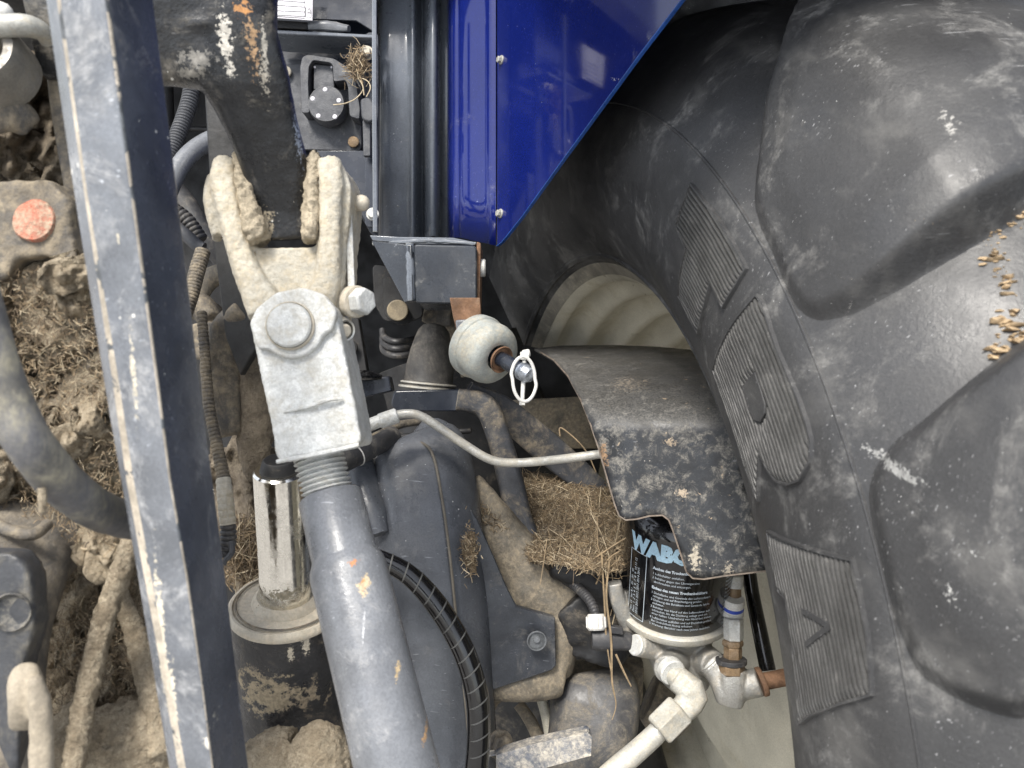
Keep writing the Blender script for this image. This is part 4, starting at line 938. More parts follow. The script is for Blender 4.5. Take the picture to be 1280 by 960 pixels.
# triangular plate and axle casting
tp_ = thing('axle_bracket_plate', 'dark blue black angled plate with a ring mark, right of the tank', 'plate', P(650, 870, .96))
angled_m = mat('dark_angled_plate', (.035, .039, .048), .4, edge=((.30, .29, .26), .0025), scratch=.7, var=.3, vs=20, dust=((.24, .23, .21), .28, 16), specks=((.6, .6, .58), .08, 150), bump=.3)
bm = B(); plate(bm, [(588, 636), (596, 648), (615, 690), (634, 735), (646, 758), (694, 772), (695.5, 832), (690, 838), (655, 850), (606, 866), (600, 760)], .975, .012, n=(.12, -1, 0)); emit('plate_face', bm, angled_m, tp_, bev=.0015)
bm = B(); cpl = P(668, 795, .965 - .0025)
lathe(bm, P(668, 795, .985) - Vector((-.12, 1, 0)).normalized() * .0, Vector((.12, -1, 0)), [(.018, .0105), (.0205, .0108), (.0205, .0117), (.018, .0120)], 32); lathe(bm, P(668, 793, .985), Vector((.12, -1, 0)), [(.015, .004), (.021, .0036), (.021, 0)], 20); emit('ring_mark', bm, mat('ring_grey', (.16, .17, .18), .5), tp_)
axh = thing('axle_housing', 'dust covered axle casting under the straw heap', 'axle casting', P(660, 900, 1.05))
bm = B()
sweep(bm, [(590, 600, 1.06, 12, 20), (625, 660, 1.05, 26, 30), (660, 720, 1.05, 36, 40), (680, 780, 1.05, 44, 45), (672, 830, 1.05, 44, 45)], n=3, seg=24)
sweep(bm, [(640, 700, 1.07, 40, 40), (700, 715, 1.07, 42, 45), (760, 730, 1.07, 40, 45)], n=3, seg=24)
sweep(bm, [(600, 830, 1.02, 40, 20), (650, 838, 1.02, 38, 30), (700, 840, 1.03, 30, 30)], n=3, seg=24)
sweep(bm, [(620, 850, 1.03, 22, 20), (607, 880, 1.02, 14, 15), (600, 915, 1.0, 12, 12)], n=3, seg=24)
emit('housing_body', bm, beige_cast, axh, remesh=.004, smooth=4, disp=(.004, .02))
bm = B(); sweep(bm, [(690, 700, 1.02, 20, 20), (735, 715, 1.02, 26, 20), (775, 735, 1.02, 28, 20)], n=4); sweep(bm, [(715, 745, 1.03, 36, 25), (745, 790, 1.03, 46, 25), (740, 822, 1.03, 36, 25)], n=3.5); emit('black_cover', bm, black_dull, axh, remesh=.004, smooth=3, disp=(.004, .02))
bm = B(); sweep(bm, [(690, 856, 1.1, 26, 30), (740, 848, 1.1, 24, 30), (800, 852, 1.1, 30, 30)], n=3); emit('cross_member', bm, beige_cast, axh, remesh=.004, smooth=3)
lt_ = thing('lower_tank', 'dusty dark rounded tank below the axle casting', 'tank', P(750, 1000, 1.04))
bm = B(); sweep(bm, [(742, 846, 1.06, 40, 20), (744, 862, 1.05, 54, 40), (742, 900, 1.04, 55, 50), (732, 950, 1.03, 50, 50), (720, 1010, 1.02, 45, 50)], n=3, seg=40); emit('tank_shell', bm, mat('dusty_lower_tank', (.075, .075, .078), .5, var=.3, scratch=.6, dust=((.28, .245, .19), .42, 32), chips=((.35, .30, .25), .12, 26), bump=.3), lt_, ang=180)
bm = B(); sweep(bm, [(648, 880, 1.08, 7), (665, 905, 1.07, 8), (684, 950, 1.06, 8.5), (700, 1000, 1.05, 9)]); emit('dusty_rod', bm, beige_cast, label='dusty round rod in the gap left of the lower tank', cat='rod')
bm = B(); sweep(bm, [(672, 858, 1.06, 6), (684, 900, 1.05, 7), (692, 950, 1.04, 7)]); emit('thin_rod', bm, cream, label='thin pale rod against the lower tank', cat='rod')
bm = B(); plate(bm, [(620, 944), (668, 930), (735, 916), (740, 921), (739, 945), (690, 958), (640, 972), (620, 975)], .90, .02); plate(bm, [(612, 945), (620, 944), (737, 914), (735, 917), (668, 931)], .905, .012); emit('step_bracket', bm, mat('flaking_white_paint', (.10, .12, .16), .4, var=.3, dust=((.66, .60, .50), .62, 22), bump=.5, chips=((.5, .3, .15), .08, 40)), label='flaking white and blue bracket end at the bottom edge', cat='bracket', bev=.0012)
nb = thing('hex_bolt', 'rusty grey hex bolt head low beside the spiral hose', 'bolt', P(622, 950, .95)); bolt(nb, 624, 930, .93, 13, (.5, -1, .2), 14, cast_muddy, name='bolt_head')
# straw heap
bm = B()
heap = [(636, 590), (680, 592), (730, 600), (765, 610), (785, 640), (790, 690), (778, 715), (730, 712), (690, 704), (660, 700), (648, 650)]
hD = lambda x, y: 1.20 - (y - 590) * .0018 - .02 * math.sin((x - 640) / 50)
sheet(bm, heap, hD, 4, .012, 40, edge=.02)
emit('straw_mat', bm, mud_dark, label='matted brown straw and soil heaped on the axle between bracket legs and canister', cat='straw heap', kind='stuff', solid=.02, ang=180, recalc=False)
bm = B()
def hs_():
    while True:
        x, y = random.uniform(636, 792), random.uniform(585, 715)
        if inside(x, y, heap): return P(x, y, hD(x, y) - random.uniform(0, .012)), Vector((0, -.8, .6))
straws(bm, hs_, 5500, .012, .00030)
straws(bm, hs_, 260, .045, .0004)
def hs2():
    x = random.gauss(765, 16); y = random.uniform(660, 770)
    return P(x, y, random.uniform(.98, 1.02)), Vector((0, -1, 0))
straws(bm, hs2, 34, .06, .0006)
def hs3():
    x = random.uniform(590, 640); y = 640 + (x - 590) * .9 + random.uniform(-14, 10)
    return P(x + 10, y, 1.02), Vector((0, -.8, .6))
straws(bm, hs3, 200, .008, .0004)
emit('loose_straw', bm, straw_m, label='loose golden straw strands lying over the axle beside the canister', cat='straw', kind='stuff')
bm = B()
for pts in ([(762, 700, .96, 1.3), (758, 745, .955, 1.4), (764, 800, .95, 1.5), (765, 850, .95, 1.3), (770, 880, .95, .8), (765, 900, .95, .5)], [(752, 690, .97, 1.1), (756, 760, .96, 1.2), (758, 800, .955, 1.1), (764, 840, .95, .8)], [(770, 818, .95, 1.4), (780, 840, .95, 1.4), (789, 858, .95, .9)], [(700, 545, 1.1, 1), (702, 535, 1.1, 1), (730, 560, 1.1, 1), (745, 590, 1.1, .8)], [(740, 700, .98, 1.1), (770, 680, .97, 1.2), (790, 668, .96, .8)], [(745, 730, .98, 1.1), (760, 700, .97, 1.2), (776, 688, .96, .8)]):
    sweep(bm, pts, seg=5)
emit('hanging_straw', bm, straw_m[0], label='long straw stalks hanging past the black sensor plug', cat='straw')
bm = B(); straws(bm, lambda: (P(random.gauss(587, 5), random.gauss(687, 14), random.uniform(.935, .948)), Vector((-.3, -1, 0))), 420, .007, .0005); sweep(bm, [(590, 665, .95, 4), (586, 690, .95, 8), (592, 715, .95, 4)], n=2)
emit('straw_clot', bm, straw_m, label='brown straw clot stuck on the tank edge', cat='straw clot', kind='stuff')
bm = B(); sheet(bm, [(640, 500), (740, 495), (760, 560), (700, 560), (650, 530)], lambda x, y: 1.35, 20); emit('pale_panel', bm, beige_cast, label='dusty panel glimpsed between bracket leg and shield', cat='panel', solid=.01)

# ============================================================ LIFT ARM
la = thing('lift_arm', 'heavy black lift arm casting, chipped to rust and white at the bend', 'lift arm', P(350, 305, .68))
bm = B()
sweep(bm, [(60, 42, .60, 56, 45), (150, 44, .60, 58, 45), (220, 42, .60, 62, 45), (275, 50, .60, 66, 45), (303, 90, .61, 54, 44), (325, 150, .63, 44, 42), (344, 210, .65, 40, 40), (351, 262, .665, 40, 38), (354, 300, .67, 39, 36)], n=4.5, seg=32, res=8)
sweep(bm, [(300, -120, .60, 60, 45), (285, -20, .60, 60, 45), (290, 50, .60, 55, 44)], n=4, seg=32)
emit('arm_body', bm, arm_paint, la, remesh=.0025, smooth=6, disp=(.0025, .03))
# raw scraped patches sit on the casting as thin raised scale
dg = None
def patch(px, D, name, m, parent, amp=.0012, step=3, sol=.0012):
    bm = B(); sheet(bm, px, lambda x, y: D(x, y) if callable(D) else D, step, amp, 120); return emit(name, bm, m, parent, solid=sol, ang=180, recalc=False)
# ============================================================ LIFT ROD
lr = thing('lift_rod', 'adjustable lift rod with muddy zinc fork and thread screwed into a grey tube', 'lift rod', P(495, 1000, .58))
bm = B()
fo = [(264, 244), (263, 216), (270, 202), (288, 196), (298, 204), (302, 250), (311, 298), (320, 309), (392, 309), (398, 300), (399, 240), (397, 206), (412, 203), (430, 209), (439, 232), (437, 268), (432, 310), (431, 345), (427, 384), (420, 410), (322, 412), (304, 376), (291, 345), (284, 318), (279, 285)]
plate(bm, fo, .637, .052)
sweep(bm, [(280, 208, .652, 13, 36), (280, 232, .650, 16, 38), (288, 268, .648, 15, 38), (298, 308, .647, 15, 38), (312, 345, .647, 17, 38), (336, 392, .647, 24, 38)], n=4, seg=30)
sweep(bm, [(412, 210, .652, 15, 36), (414, 232, .650, 17, 38), (413, 268, .648, 15, 38), (412, 310, .647, 15, 38), (409, 350, .647, 17, 38), (394, 392, .647, 24, 38)], n=4, seg=30)
sweep(bm, [(268, 222, .668, 9, 26), (264, 252, .668, 9, 30), (272, 298, .668, 6, 22)], n=4)
emit('fork', bm, zinc_dirty, lr, remesh=.0016, smooth=6, disp=(.0020, .005))
bm = B()
sweep(bm, [(300, 206, .650, 7, 30), (305, 235, .645, 10, 32), (313, 265, .642, 13, 32), (321, 292, .640, 16, 32), (326, 302, .640, 14, 28)], n=2.6); sweep(bm, [(392, 200, .650, 7, 30), (391, 235, .645, 10, 32), (390, 265, .642, 11, 32), (389, 292, .640, 11, 32), (389, 302, .640, 9, 28)], n=2.6)
emit('caked_clay', bm, mud_pale, lr, remesh=.0016, smooth=1, disp=(.008, .006), kind='stuff')
bm = B()
kn = [(312, 402), (322, 384), (345, 366), (375, 360), (402, 366), (420, 385), (424, 408), (452, 548), (448, 556), (400, 567), (349, 578), (343, 568), (340, 540), (318, 435)]
plate(bm, round_poly(kn, 8), .612, .055, n=(0, -1, .08))
emit('knuckle', bm, zinc, lr, remesh=.0018, smooth=4, disp=(.0022, .02))
bm = B(); kp = [(311, 404), (321, 384), (345, 365), (378, 359), (405, 367), (421, 388), (416, 412), (404, 418), (398, 432), (382, 444), (364, 449), (348, 445), (336, 437), (322, 437)]
plate(bm, round_poly(kp, 6), .606, .012, n=(0, -1, .08)); emit('cheek_plate', bm, zinc, lr, bev=.002, bevseg=3, disp=(.001, .01))
bm = B(); c = P(362.5, 407, .604); ax = Vector((0, -1, .08)).normalized(); lathe(bm, c, ax, [(-.01, .0170), (.0005, .0170), (.0035, .0168), (.0048, .0155), (.0052, .012), (.0050, .0008), (.0045, 0)], 48); emit('pivot_pin', bm, zinc, lr)
bm = B(); lathe(bm, c, ax, [(-.002, .0186), (.0010, .0184), (.0018, .0176), (.0005, .0170)], 48); emit('pin_collar', bm, gland_m, lr)
bm = B()
for pts in ([(346, 577, .60, 3), (400, 567, .60, 3.2), (449, 556, .60, 3)], [(355, 515, .607, 2), (385, 508, .604, 3), (410, 500, .603, 3), (428, 498, .605, 2)]): sweep(bm, pts, seg=8)
emit('casting_lip', bm, zinc, lr, disp=(.002, .008))
# thread
a = P(395, 558, .635); b = P(412, 626, .628); L = (b - a).length; pr = [(0, 0), (0, .0195), (.009, .0195)]
t = .009; pitch = .0040
while t < L: pr += [(t, .0162), (t + pitch * .42, .0200), (t + pitch * .56, .0200), (t + pitch * .98, .0162)]; t += pitch
pr += [(t, .0165), (t, 0)]
bm = B(); lathe(bm, a, b - a, pr, 48); emit('thread', bm, zinc, lr, ang=60)
a = P(411, 616, .630); b = P(413, 623, .630); bm = B(); lathe(bm, a, b - a, [(0, .015), (0, .0215), (.004, .0222), (.005, .015)], 40); emit('rust_collar', bm, rust, lr, disp=(.002, .01))
A_ = P(412.5, 620, .630); C_ = P(500, 975, .560); ax = (C_ - A_).normalized(); Lx = (C_ - A_).length
k1 = .048
bm = B(); lathe(bm, A_, ax, [(0, .018), (0, .0236), (.0015, .0248), (k1, .0250), (k1 + .002, .0256), (k1 + .008, .0284), (k1 + .013, .0293), (Lx * .6, .0290), (Lx + .05, .0288), (Lx + .05, 0)], 64); emit('tube', bm, tube_paint, lr, ang=50)
# lock lever, bolt, spring
bm = B(); sweep(bm, [(431, 226, .655, 5, 4), (434, 245, .65, 5, 4), (437, 300, .645, 4.5, 4), (439, 350, .642, 4.5, 4), (441, 392, .64, 5, 4)], n=4, seg=12, res=4); emit('lock_lever', bm, zinc, lr)
bm = B(); cyl(bm, P(415, 377, .655), P(443, 377, .64), .0115); cyl(bm, P(440, 377, .643), P(447, 377, .638), .0130); emit('boss', bm, gland_m, lr, disp=(.001, .01))
bm = B(); hexa(bm, P(446, 377, .639), P(459, 376.5, .632), .0112); emit('lever_bolt', bm, zinc, lr, bev=.0008)
bm = B(); cyl(bm, P(436, 256, .665), P(452, 254, .66), .006); ico(bm, P(452, 254, .66), .0068); emit('pin_tip', bm, gland_m, lr, disp=(.0015, .008))
bm = B()
for k in range(5):
    a0 = P(422 + k * 2.4, 411 + k * .5, .64 - k * .0015); t = (P(440, 414, .63) - P(420, 411, .645)).normalized(); rr = .0105 - k * .0006
    u = t.cross(Vector((0, 0, 1))).normalized(); v = t.cross(u); ring = []
    for i in range(24):
        a_ = 2 * PI * i / 24; cdir = u * math.cos(a_) + v * math.sin(a_)
        ring.append([bm.verts.new(a0 + cdir * (rr + .0011 * math.cos(b_)) + t * (.0011 * math.sin(b_))) for b_ in (0, 1.26, 2.51, 3.77, 5.03)])
    for i in range(24):
        for j in range(5): bm.faces.new((ring[i][j], ring[i][(j + 1) % 5], ring[(i + 1) % 24][(j + 1) % 5], ring[(i + 1) % 24][j]))
emit('spring', bm, spring_m, lr)
bm = B(); cyl(bm, P(418, 411, .645), P(433, 414, .632), .0055); emit('spring_bolt', bm, gland_m, lr)

# ============================================================ HYDRAULIC CYLINDER
hc = thing('hydraulic_cylinder', 'upright hydraulic ram with polished chrome rod and dusty collar on a black barrel', 'hydraulic ram', P(375, 1000, .84))
gc = P(358, 752, .85); rt = P(349, 588, .798); axh_ = (rt - gc).normalized()
bm = B(); cyl(bm, gc, rt, .0268, .0255, seg=64, ch=.002); emit('chrome_rod', bm, chrome, hc)
bm = B(); cyl(bm, rt - axh_ * .001, rt + axh_ * .012, .019, .016); emit('rod_end_plug', bm, black_dull, hc)
bm = B(); lathe(bm, gc, axh_, [(.008, .0272), (.010, .030), (.006, .034), (.001, .036), (0, .052), (-.002, .0525), (-.002, .0545), (.001, .0550), (.001, .0575), (-.002, .0600), (-.005, .0610), (-.008, .0603), (-.008, .04)], 72); emit('gland', bm, gland_m, hc, ang=40)
bm = B(); lathe(bm, gc - axh_ * .0065, -axh_, [(0, .04), (0, .0585), (.003, .0595), (.35, .0595), (.35, 0)], 72); emit('barrel', bm, barrel_m, hc, ang=40)
bm = B()
ringp = [(295 + 0, 752), (300, 768), (311, 780)]
for i in range(60):
    pass
u = axh_.cross(Vector((1, 0, 0))).normalized(); v = axh_.cross(u)
ring = []
for i in range(70):
    a_ = .25 + 5.8 * i / 69; cdir = u * math.cos(a_) + v * math.sin(a_)
    ring.append([bm.verts.new(gc + axh_ * (.0022 + .0010 * math.sin(b_)) + cdir * (.0510 + .0012 * math.cos(b_))) for b_ in (0, 1.57, 3.14, 4.71)])
for A, C in zip(ring, ring[1:]):
    for j in range(4): bm.faces.new((A[j], A[(j + 1) % 4], C[(j + 1) % 4], C[j]))
emit('snap_ring', bm, cast_muddy, hc)
bm = B()
sweep(bm, [(310, 965, .80, 30, 30), (345, 945, .79, 34, 30), (372, 935, .79, 26, 30)], n=2.3); ico(bm, P(400, 950, .76), .034, (.9, .8, 1.1), 3, .12, 30); sweep(bm, [(390, 920, .78, 26, 24), (402, 960, .77, 34, 28), (410, 1010, .77, 36, 30)], n=2.3)
emit('mud_lump', bm, mud, label='two rounded straw flecked mud lumps at the foot of the ram', cat='mud', remesh=.0022, smooth=1, disp=(.007, .006), kind='stuff')

# ============================================================ BEHIND THE FORK
bm = B(); plate(bm, [(254, 100), (305, 90), (330, 420), (300, 470), (281, 420), (266, 300)], .80, .012, n=(-.1, -1, 0)); emit('side_strap', bm, mat('grimy_strap', (.012, .012, .012), .6, dust=((.07, .06, .05), .3, 12), bump=.3), label='tall thin black plate behind the left fork arm', cat='plate', bev=.002)
mc = thing('drop_link', 'brown mud stained casting with two lobes behind the zinc knuckle', 'casting', P(300, 565, .84))
bm = B(); sweep(bm, [(305, 385, .80, 14, 14), (285, 415, .82, 22, 18), (276, 455, .83, 24, 20), (280, 505, .83, 24, 20), (288, 545, .83, 14, 16)], n=3.4, seg=24); emit('left_lobe', bm, cast_muddy, mc, remesh=.003, smooth=4, disp=(.004, .02))
bm = B(); sweep(bm, [(322, 440, .84, 18, 18), (325, 480, .84, 26, 22), (325, 520, .84, 26, 22), (318, 560, .84, 20, 18), (330, 590, .85, 22, 18)], n=3, seg=24); emit('right_lobe', bm, mud_dark, mc, remesh=.003, smooth=3, disp=(.008, .02))
def hose(pts, m, label, corr=None, name='rubber_hose', seg=16, cat='hose', group='hoses and conduits behind the beam'):
    bm = B(); sweep(bm, pts, seg=seg, corr=corr, res=8); return emit(name, bm, m, label=label, cat=cat, group=group)
hose([(242, 95, 1.05, 9), (236, 130, 1.04, 9.5), (222, 170, 1.02, 9.5), (208, 205, 1.0, 9.5)], plastic, 'grey corrugated conduit sloping down behind the beam, upper one', (.0045, .22), name='corrugated_conduit', group='hoses and conduits behind the beam')
hose([(290, 168, 1.0, 12), (262, 176, .98, 12), (235, 195, .96, 12), (216, 225, .94, 12), (200, 270, .92, 12)], tube_paint, 'smooth blue grey hose arching behind the beam')
hose([(200, 220, 1.08, 15), (230, 255, 1.08, 15), (262, 300, 1.08, 15), (290, 335, 1.1, 15)], rubber, 'dark smooth hose sloping down behind the blue grey hose')
hose([(205, 255, 1.0, 9), (232, 275, 1.0, 10), (252, 302, 1.0, 9)], rubber, 'short ribbed black conduit between beam and fork', (.006, .2), name='corrugated_conduit', group='hoses and conduits behind the beam')
hose([(205, 275, .98, 8), (228, 290, .98, 8), (246, 306, .98, 8), (255, 310, .98, 7)], plastic, 'pale thin hose ending at the ribbed conduit knuckle')
hose([(254, 313, .94, 9), (246, 340, .93, 9.5), (238, 372, .92, 9), (225, 410, .91, 9)], cast_muddy, 'scuffed ribbed conduit running down beside the beam', (.004, .12), name='corrugated_conduit', group='hoses and conduits behind the beam')
hose([(300, 340, 1.05, 12), (268, 345, 1.05, 13), (250, 365, 1.04, 13), (244, 395, 1.03, 12)], beige_cast, 'dusty tan hose bend behind the scuffed conduit')
bm = B(); sweep(bm, [(240, 385, 1.05, 12, 40), (258, 390, 1.04, 16, 40), (270, 412, 1.02, 14, 30)], n=2.5); sweep(bm, [(255, 405, 1.0, 20, 20), (257, 425, 1.0, 22, 20), (256, 450, 1.0, 18, 18)]); emit('dusty_reservoir', bm, cast_muddy, label='dusty rounded reservoir half hidden behind the beam', cat='reservoir', remesh=.003, smooth=2)
cb = thing('conduit_cable', 'mud caked ribbed cable conduit hanging between beam and ram', 'cable', P(285, 700, .76))
bm = B(); sweep(bm, [(252, 390, .80, 6), (256, 440, .79, 6), (262, 510, .78, 6.5), (272, 560, .77, 7), (280, 600, .76, 8)], seg=14, corr=(.004, .20)); emit('upper_conduit', bm, cast_muddy, cb)
bm = B(); sweep(bm, [(279, 598, .76, 9), (282, 625, .755, 10), (285, 655, .755, 10)], seg=14, corr=(.006, .10)); emit('taped_section', bm, zinc_dirty, cb)
bm = B(); sweep(bm, [(285, 655, .755, 9), (285, 678, .755, 9.5), (280, 696, .755, 7)], seg=14, corr=(.005, .25)); emit('frayed_end', bm, rubber, cb)
bm = B(); sweep(bm, [(288, 676, .75, 4), (290, 690, .75, 4), (282, 700, .75, 3.5), (280, 706, .75, 3)], seg=8); emit('tie_end', bm, plastic, cb)
# brown hollow behind cable
bm = B(); sheet(bm, [(262, 560), (345, 560), (345, 740), (300, 745), (275, 720)], lambda x, y: .95 + .02 * math.sin(x / 13) , 5, .03, 25); emit('mud_backing', bm, mud_dark, label='brown muddy hollow behind the hanging conduit and chrome rod', cat='mud', kind='stuff', solid=.02, ang=180, recalc=False)
bm = B()
straws(bm, lambda: (P(random.uniform(283, 328), random.uniform(650, 725), random.uniform(.88, .93)), Vector((0, -1, .2))), 420, .03, .0006)
emit('trapped_straw', bm, straw_m, label='brown straw stuffed between cable and chrome rod', cat='straw', kind='stuff')

# ============================================================ LEFT: MUDDY HITCH FRAME
hf = thing('muddy_hitch_casting', 'cast hitch block buried in dry mud with an orange round cap, left of the beam', 'hitch', P(70, 700, .62))
bm = B()
lm = [(-60, 335), (40, 332), (120, 330), (165, 600), (150, 720), (60, 660), (-60, 640)]
sheet(bm, lm, lambda x, y: .60 + .012 * math.sin(x / 21) + .015 * math.sin(y / 34 + x / 60), 3.2, .030, 28, edge=.01)
emit('mud_crust', bm, mud, hf, solid=.02, ang=180, recalc=False, kind='stuff')
bm = B(); plate(bm, round_poly([(-60, 228), (60, 222), (86, 250), (94, 330), (92, 352), (78, 350), (66, 322), (20, 320), (8, 350), (-60, 350)], 8), .575, .05); emit('casting_plate', bm, cast_muddy, hf, remesh=.0025, smooth=3, disp=(.005, .02))
bm = B(); lathe(bm, P(34, 271, .566), Vector((0, -1, .1)), [(-.02, .0155), (-.008, .0155), (-.0065, .0145), (-.006, 0)], 36); emit('orange_cap', bm, orange, hf, disp=(.002, .01))
bm = B(); sheet(bm, [(-60, 95), (70, 90), (100, 230), (60, 235), (-60, 232)], lambda x, y: .64 + .02 * math.sin(x / 19 + y / 31), 4, .035, 22); emit('upper_dark_mud', bm, mud_dark, hf, solid=.02, ang=180, recalc=False)  # upper sheet in the darker mud colour
bm = B(); sweep(bm, [(63, 24, .60, 9, 18), (76, 130, .61, 12, 20), (92, 240, .61, 10, 20), (105, 330, .62, 10, 20), (118, 470, .62, 8, 20)], n=4, seg=16); emit('upright_bracket', bm, cast_muddy, hf, ang=50)
bm = B(); sweep(bm, [(5, 362, .60, 22, 16), (50, 356, .60, 26, 16), (85, 372, .60, 24, 14), (115, 400, .61, 18, 12)], n=2.6); sweep(bm, [(30, 400, .602, 22, 12), (75, 408, .60, 26, 12), (115, 420, .61, 16, 10)], n=2.6); sweep(bm, [(85, 335, .57, 9, 8), (88, 352, .57, 8, 8)], n=3, smooth=False); emit('mud_clod', bm, mud, hf, remesh=.0022, smooth=2, disp=(.016, .009))
bm = B()
def ls():
    while True:
        x, y = random.uniform(-5, 165), random.uniform(335, 700)
        if inside(x, y, lm): return P(x, y, random.uniform(.575, .59)), Vector((0, -1, .2))
straws(bm, ls, 3500, .006, .0002); emit('chaff', bm, straw_m, hf, kind='stuff')
# upper left corner pieces
ul = thing('pipe_coupling', 'galvanised pipe coupling with a round dark mouth in the top left corner', 'coupling', P(15, 130, .55))
bm = B(); sweep(bm, [(-40, 36, .55, 13), (20, 32, .55, 14), (50, 38, .56, 12), (60, 50, .57, 10)]); emit('coupling_pipe', bm, fit_m, ul, disp=(.002, .02))
bm = B(); lathe(bm, P(-2, 96, .58), Vector((.12, -1, .25)), [(0, .030), (.028, .028), (.034, .025), (.034, .019), (.028, .016), (.002, .014), (0, .006), (0, 0)], 40); emit('round_mouth', bm, mat('galvanised_ring', (.20, .19, .17), .45, metal=.3, dust=((.25, .22, .17), .4, 30)), ul)
bm = B(); sweep(bm, [(-40, 150, .58, 26, 20), (10, 140, .58, 24, 20), (40, 160, .59, 16, 16)], n=3); emit('coupling_body', bm, cast_muddy, ul, remesh=.003, smooth=3)
bm = B(); ico(bm, P(2, 17, .56), .008, (1, 1, 1), 2); emit('grease_cap', bm, white_pl, ul)
# big curved hose near the lens
hh = thing('front_hose', 'thick mud smeared hose curving across the lower left, nearest the camera', 'hose', P(100, 680, .44))
bm = B(); sweep(bm, [(-44, 300, .42, 25), (-28, 370, .42, 26), (-10, 440, .42, 27), (14, 510, .425, 28), (44, 564, .43, 28), (80, 606, .455, 27), (118, 635, .485, 25), (160, 650, .52, 23), (200, 652, .55, 22)], seg=28, res=8); emit('hose_skin', bm, mat('mud_smeared_hose', (.09, .09, .095), .45, var=.3, dust=((.36, .33, .24), .48, 12), chips=((.40, .28, .18), .05, 30), bump=.3), hh, ang=180, disp=(.002, .03))
bm = B(); sweep(bm, [(52, 610, .43, 5), (53, 625, .43, 5.5), (52, 640, .43, 4)], seg=10); emit('drip_tab', bm, mud, hh)
# lower left castings
lc = thing('lower_link_casting', 'smooth grey brown cast socket of the lower link, bottom left corner', 'casting', P(20, 1000, .55))
bm = B(); sweep(bm, [(15, 655, .60, 60, 40), (10, 690, .58, 75, 45), (-10, 760, .56, 72, 45), (-18, 850, .54, 66, 45), (-20, 1010, .52, 62, 45)], n=2.6, seg=36)
sweep(bm, [(20, 690, .59, 70, 35), (70, 680, .60, 45, 30), (100, 660, .61, 20, 20)], n=2.6, seg=24); emit('socket_body', bm, mat('brown_grey_casting', (.085, .08, .075), .55, var=.3, dust=((.25, .215, .165), .65, 16), bump=.5, bs=260), lc, remesh=.0035, smooth=6, disp=(.004, .05))
bm = B(); plate(bm, round_poly([(-60, 690), (20, 692), (38, 720), (42, 790), (25, 840), (20, 1010), (-60, 1010)], 14), .515, .02); emit('black_clamp', bm, mat('dark_clamp', (.045, .047, .052), .45, dust=((.20, .18, .14), .35, 16), bump=.4), lc, remesh=.0025, smooth=3)
bm = B(); lathe(bm, P(14, 765, .513), Vector((.3, -1, 0)), [(-.004, .008), (.001, .0125), (.0022, .0118), (-.001, .0092), (-.003, 0)], 28); emit('eyelet', bm, mat('eyelet_steel', (.05, .052, .056), .4, dust=((.35, .32, .26), .4, 50)), lc)
bm = B(); sweep(bm, [(-20, 648, .565, 8), (10, 662, .555, 8), (40, 668, .555, 8), (60, 655, .57, 7)], seg=14); emit('rim_lip', bm, cast_muddy, lc)
ll = thing('locking_lever', 'pale clay coated lever with a round head, at the bottom left', 'lever', P(50, 1000, .47))
bm = B(); sweep(bm, [(30, 838, .485, 12, 14), (32, 852, .48, 20, 20), (32, 880, .48, 20, 20), (28, 902, .485, 14, 16)], n=3, seg=20); sweep(bm, [(44, 845, .47, 8, 10), (50, 880, .47, 13, 14), (52, 930, .47, 14, 14), (50, 1010, .465, 15, 14)], n=3.5, seg=20); emit('lever_arm', bm, mat('clay_coated_metal', (.30, .26, .20), .75, var=.2, dust=((.42, .36, .27), .5, 25), bump=.5), ll, remesh=.002, smooth=3, disp=(.002, .012))
# mud heap, mud rods
bm = B(); mh = [(40, 700), (90, 640), (170, 650), (215, 900), (230, 1010), (-20, 1010), (20, 800)]
sheet(bm, mh, lambda x, y: .66 - .0001 * (y - 700) + .015 * math.sin(x / 17 + y / 41), 3.2, .030, 22)
emit('mud_bank', bm, mud, label='bank of dry strawy mud behind the lever and rods, bottom left', cat='mud', kind='stuff', solid=.02, ang=180, recalc=False)
bm = B()
def ms():
    while True:
        x, y = random.uniform(20, 225), random.uniform(640, 965)
        if inside(x, y, mh): return P(x, y, .645 - .0001 * (y - 700) - random.uniform(0, .02)), Vector((0, -1, .2))
straws(bm, ms, 5000, .007, .0002); emit('mud_chaff', bm, straw_m, label='short straw chaff bristling from the mud bank, bottom left', cat='chaff', kind='stuff')
bm = B(); sweep(bm, [(178, 610, .58, 11), (160, 690, .575, 13), (135, 760, .57, 14), (112, 850, .56, 14), (95, 940, .55, 14), (85, 1010, .54, 14)], seg=22, res=10); emit('mud_caked_rod', bm, mud, label='long mud caked rod slanting down left of the beam', cat='rod', remesh=.0018, disp=(.0042, .006))
bm = B(); sweep(bm, [(150, 740, .62, 10), (172, 800, .62, 14), (190, 860, .61, 18), (205, 940, .60, 22)], seg=20, res=10); emit('mud_caked_stay', bm, mud, label='second mud caked stay close against the beam, leaning right', cat='rod', remesh=.002, disp=(.005, .007))
bm = B(); ico(bm, P(110, 930, .60), .03, (1.1, .7, 1), 3, .3, 30); ico(bm, P(165, 930, .61), .035, (1.1, .7, 1), 3, .3, 30); emit('mud_mound', bm, mud, label='pair of low mud mounds at the bottom edge beside the beam', cat='mud', remesh=.0022, disp=(.010, .007), kind='stuff')

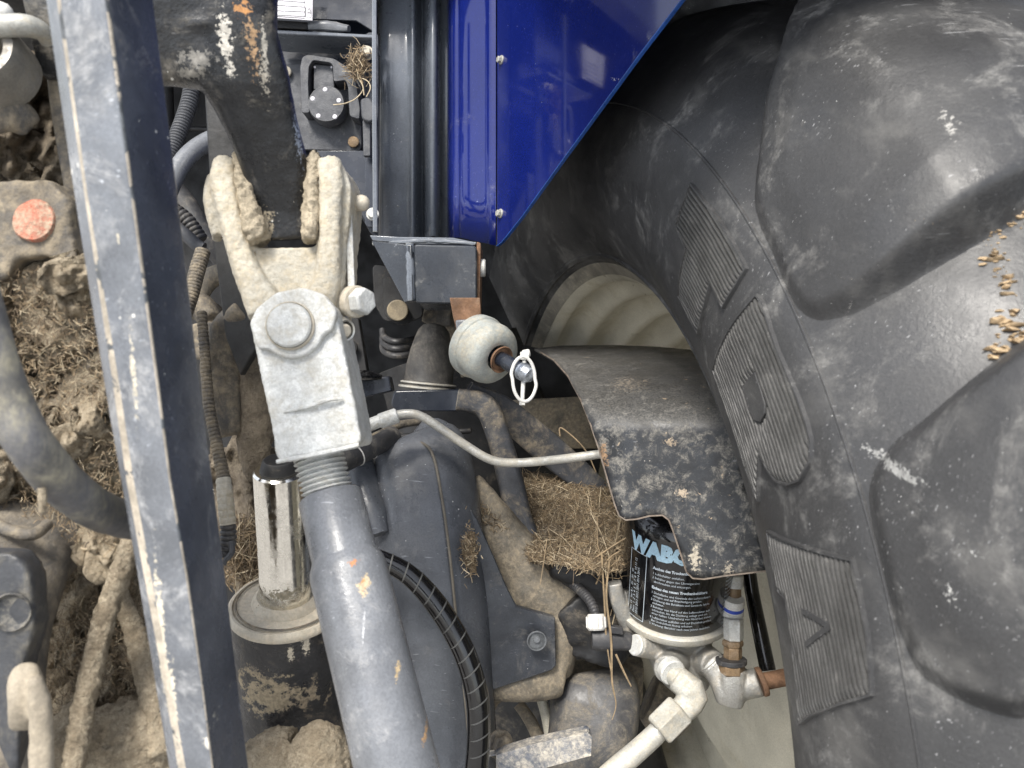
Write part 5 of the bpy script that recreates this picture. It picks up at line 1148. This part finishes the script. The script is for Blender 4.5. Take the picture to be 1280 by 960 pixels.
# ============================================================ FRONT STEEL BEAM
be = thing('steel_beam', 'tall chamfered blue grey steel beam with worn pale edges, leaning down the left front', 'beam', P(260, 1020, .5))
st = [(-60, (48, 63, 68, 120, 124, 182)), (0, (57, 71, 76, 131, 136, 192)), (240, (92, 105, 109, 163, 167, 222)), (480, (130, 141, 149, 195, 199, 250)), (600, (151, 158, 167, 211, 214, 266)), (720, (172, 180, 189, 232, 235, 282)), (850, (193, 204, 213, 251, 253, 297)), (960, (211, 223, 232, 265, 267, 311)), (1040, (224, 237, 246, 276, 278, 321))]
bm = B(); rings = []
for y, xs in st:
    D = .415 + .055 * (y + 60) / 1100
    off = (.024, .009, .007, .0, .002, .052)
    r = [bm.verts.new(P(x, y + (0), D + o_)) for x, o_ in zip(xs, off)]
    rb = P(xs[5], y, D + .052) + Vector((-.014, .008, 0)); lb = P(xs[0], y, D + .024) + Vector((.006, .026, 0))
    r += [bm.verts.new(rb), bm.verts.new(lb)]; rings.append(r)
for A, C in zip(rings, rings[1:]):
    for k in range(8):
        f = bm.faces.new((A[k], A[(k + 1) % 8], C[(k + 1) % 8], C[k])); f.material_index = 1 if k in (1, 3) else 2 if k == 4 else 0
bm.faces.new(rings[0]); bm.faces.new(rings[-1])
shaded_face_m = mat('shaded_face_beam_paint', (.052, .059, .078), .27, var=.3, vs=16, scratch=.8, dust=((.40, .40, .40), .16, 26), chips=((.5, .38, .25), .06, 26), specks=((.7, .7, .68), .09, 110), bump=.2, bs=140, spots=[(194,128,.42,5,9,(.6,.38,.25),.8),(199,195,.42,4,5,(.66,.62,.55),.7),(225,525,.45,5,8,(.55,.42,.25),.8),(243,680,.46,5,10,(.5,.33,.2),.8),(272,905,.47,8,14,(.66,.62,.5),.7),(262,770,.46,4,30,(.36,.27,.17),.8),(240,640,.45,5,12,(.5,.52,.55),.6),(190,310,.43,5,10,(.5,.52,.56),.6)])  # shade of the right face put into a darker, less dusty colour
emit('beam_body', bm, [beam_paint, worn_edge, shaded_face_m], be, bev=.0012, ang=30)
print('objects', len(bpy.data.objects))
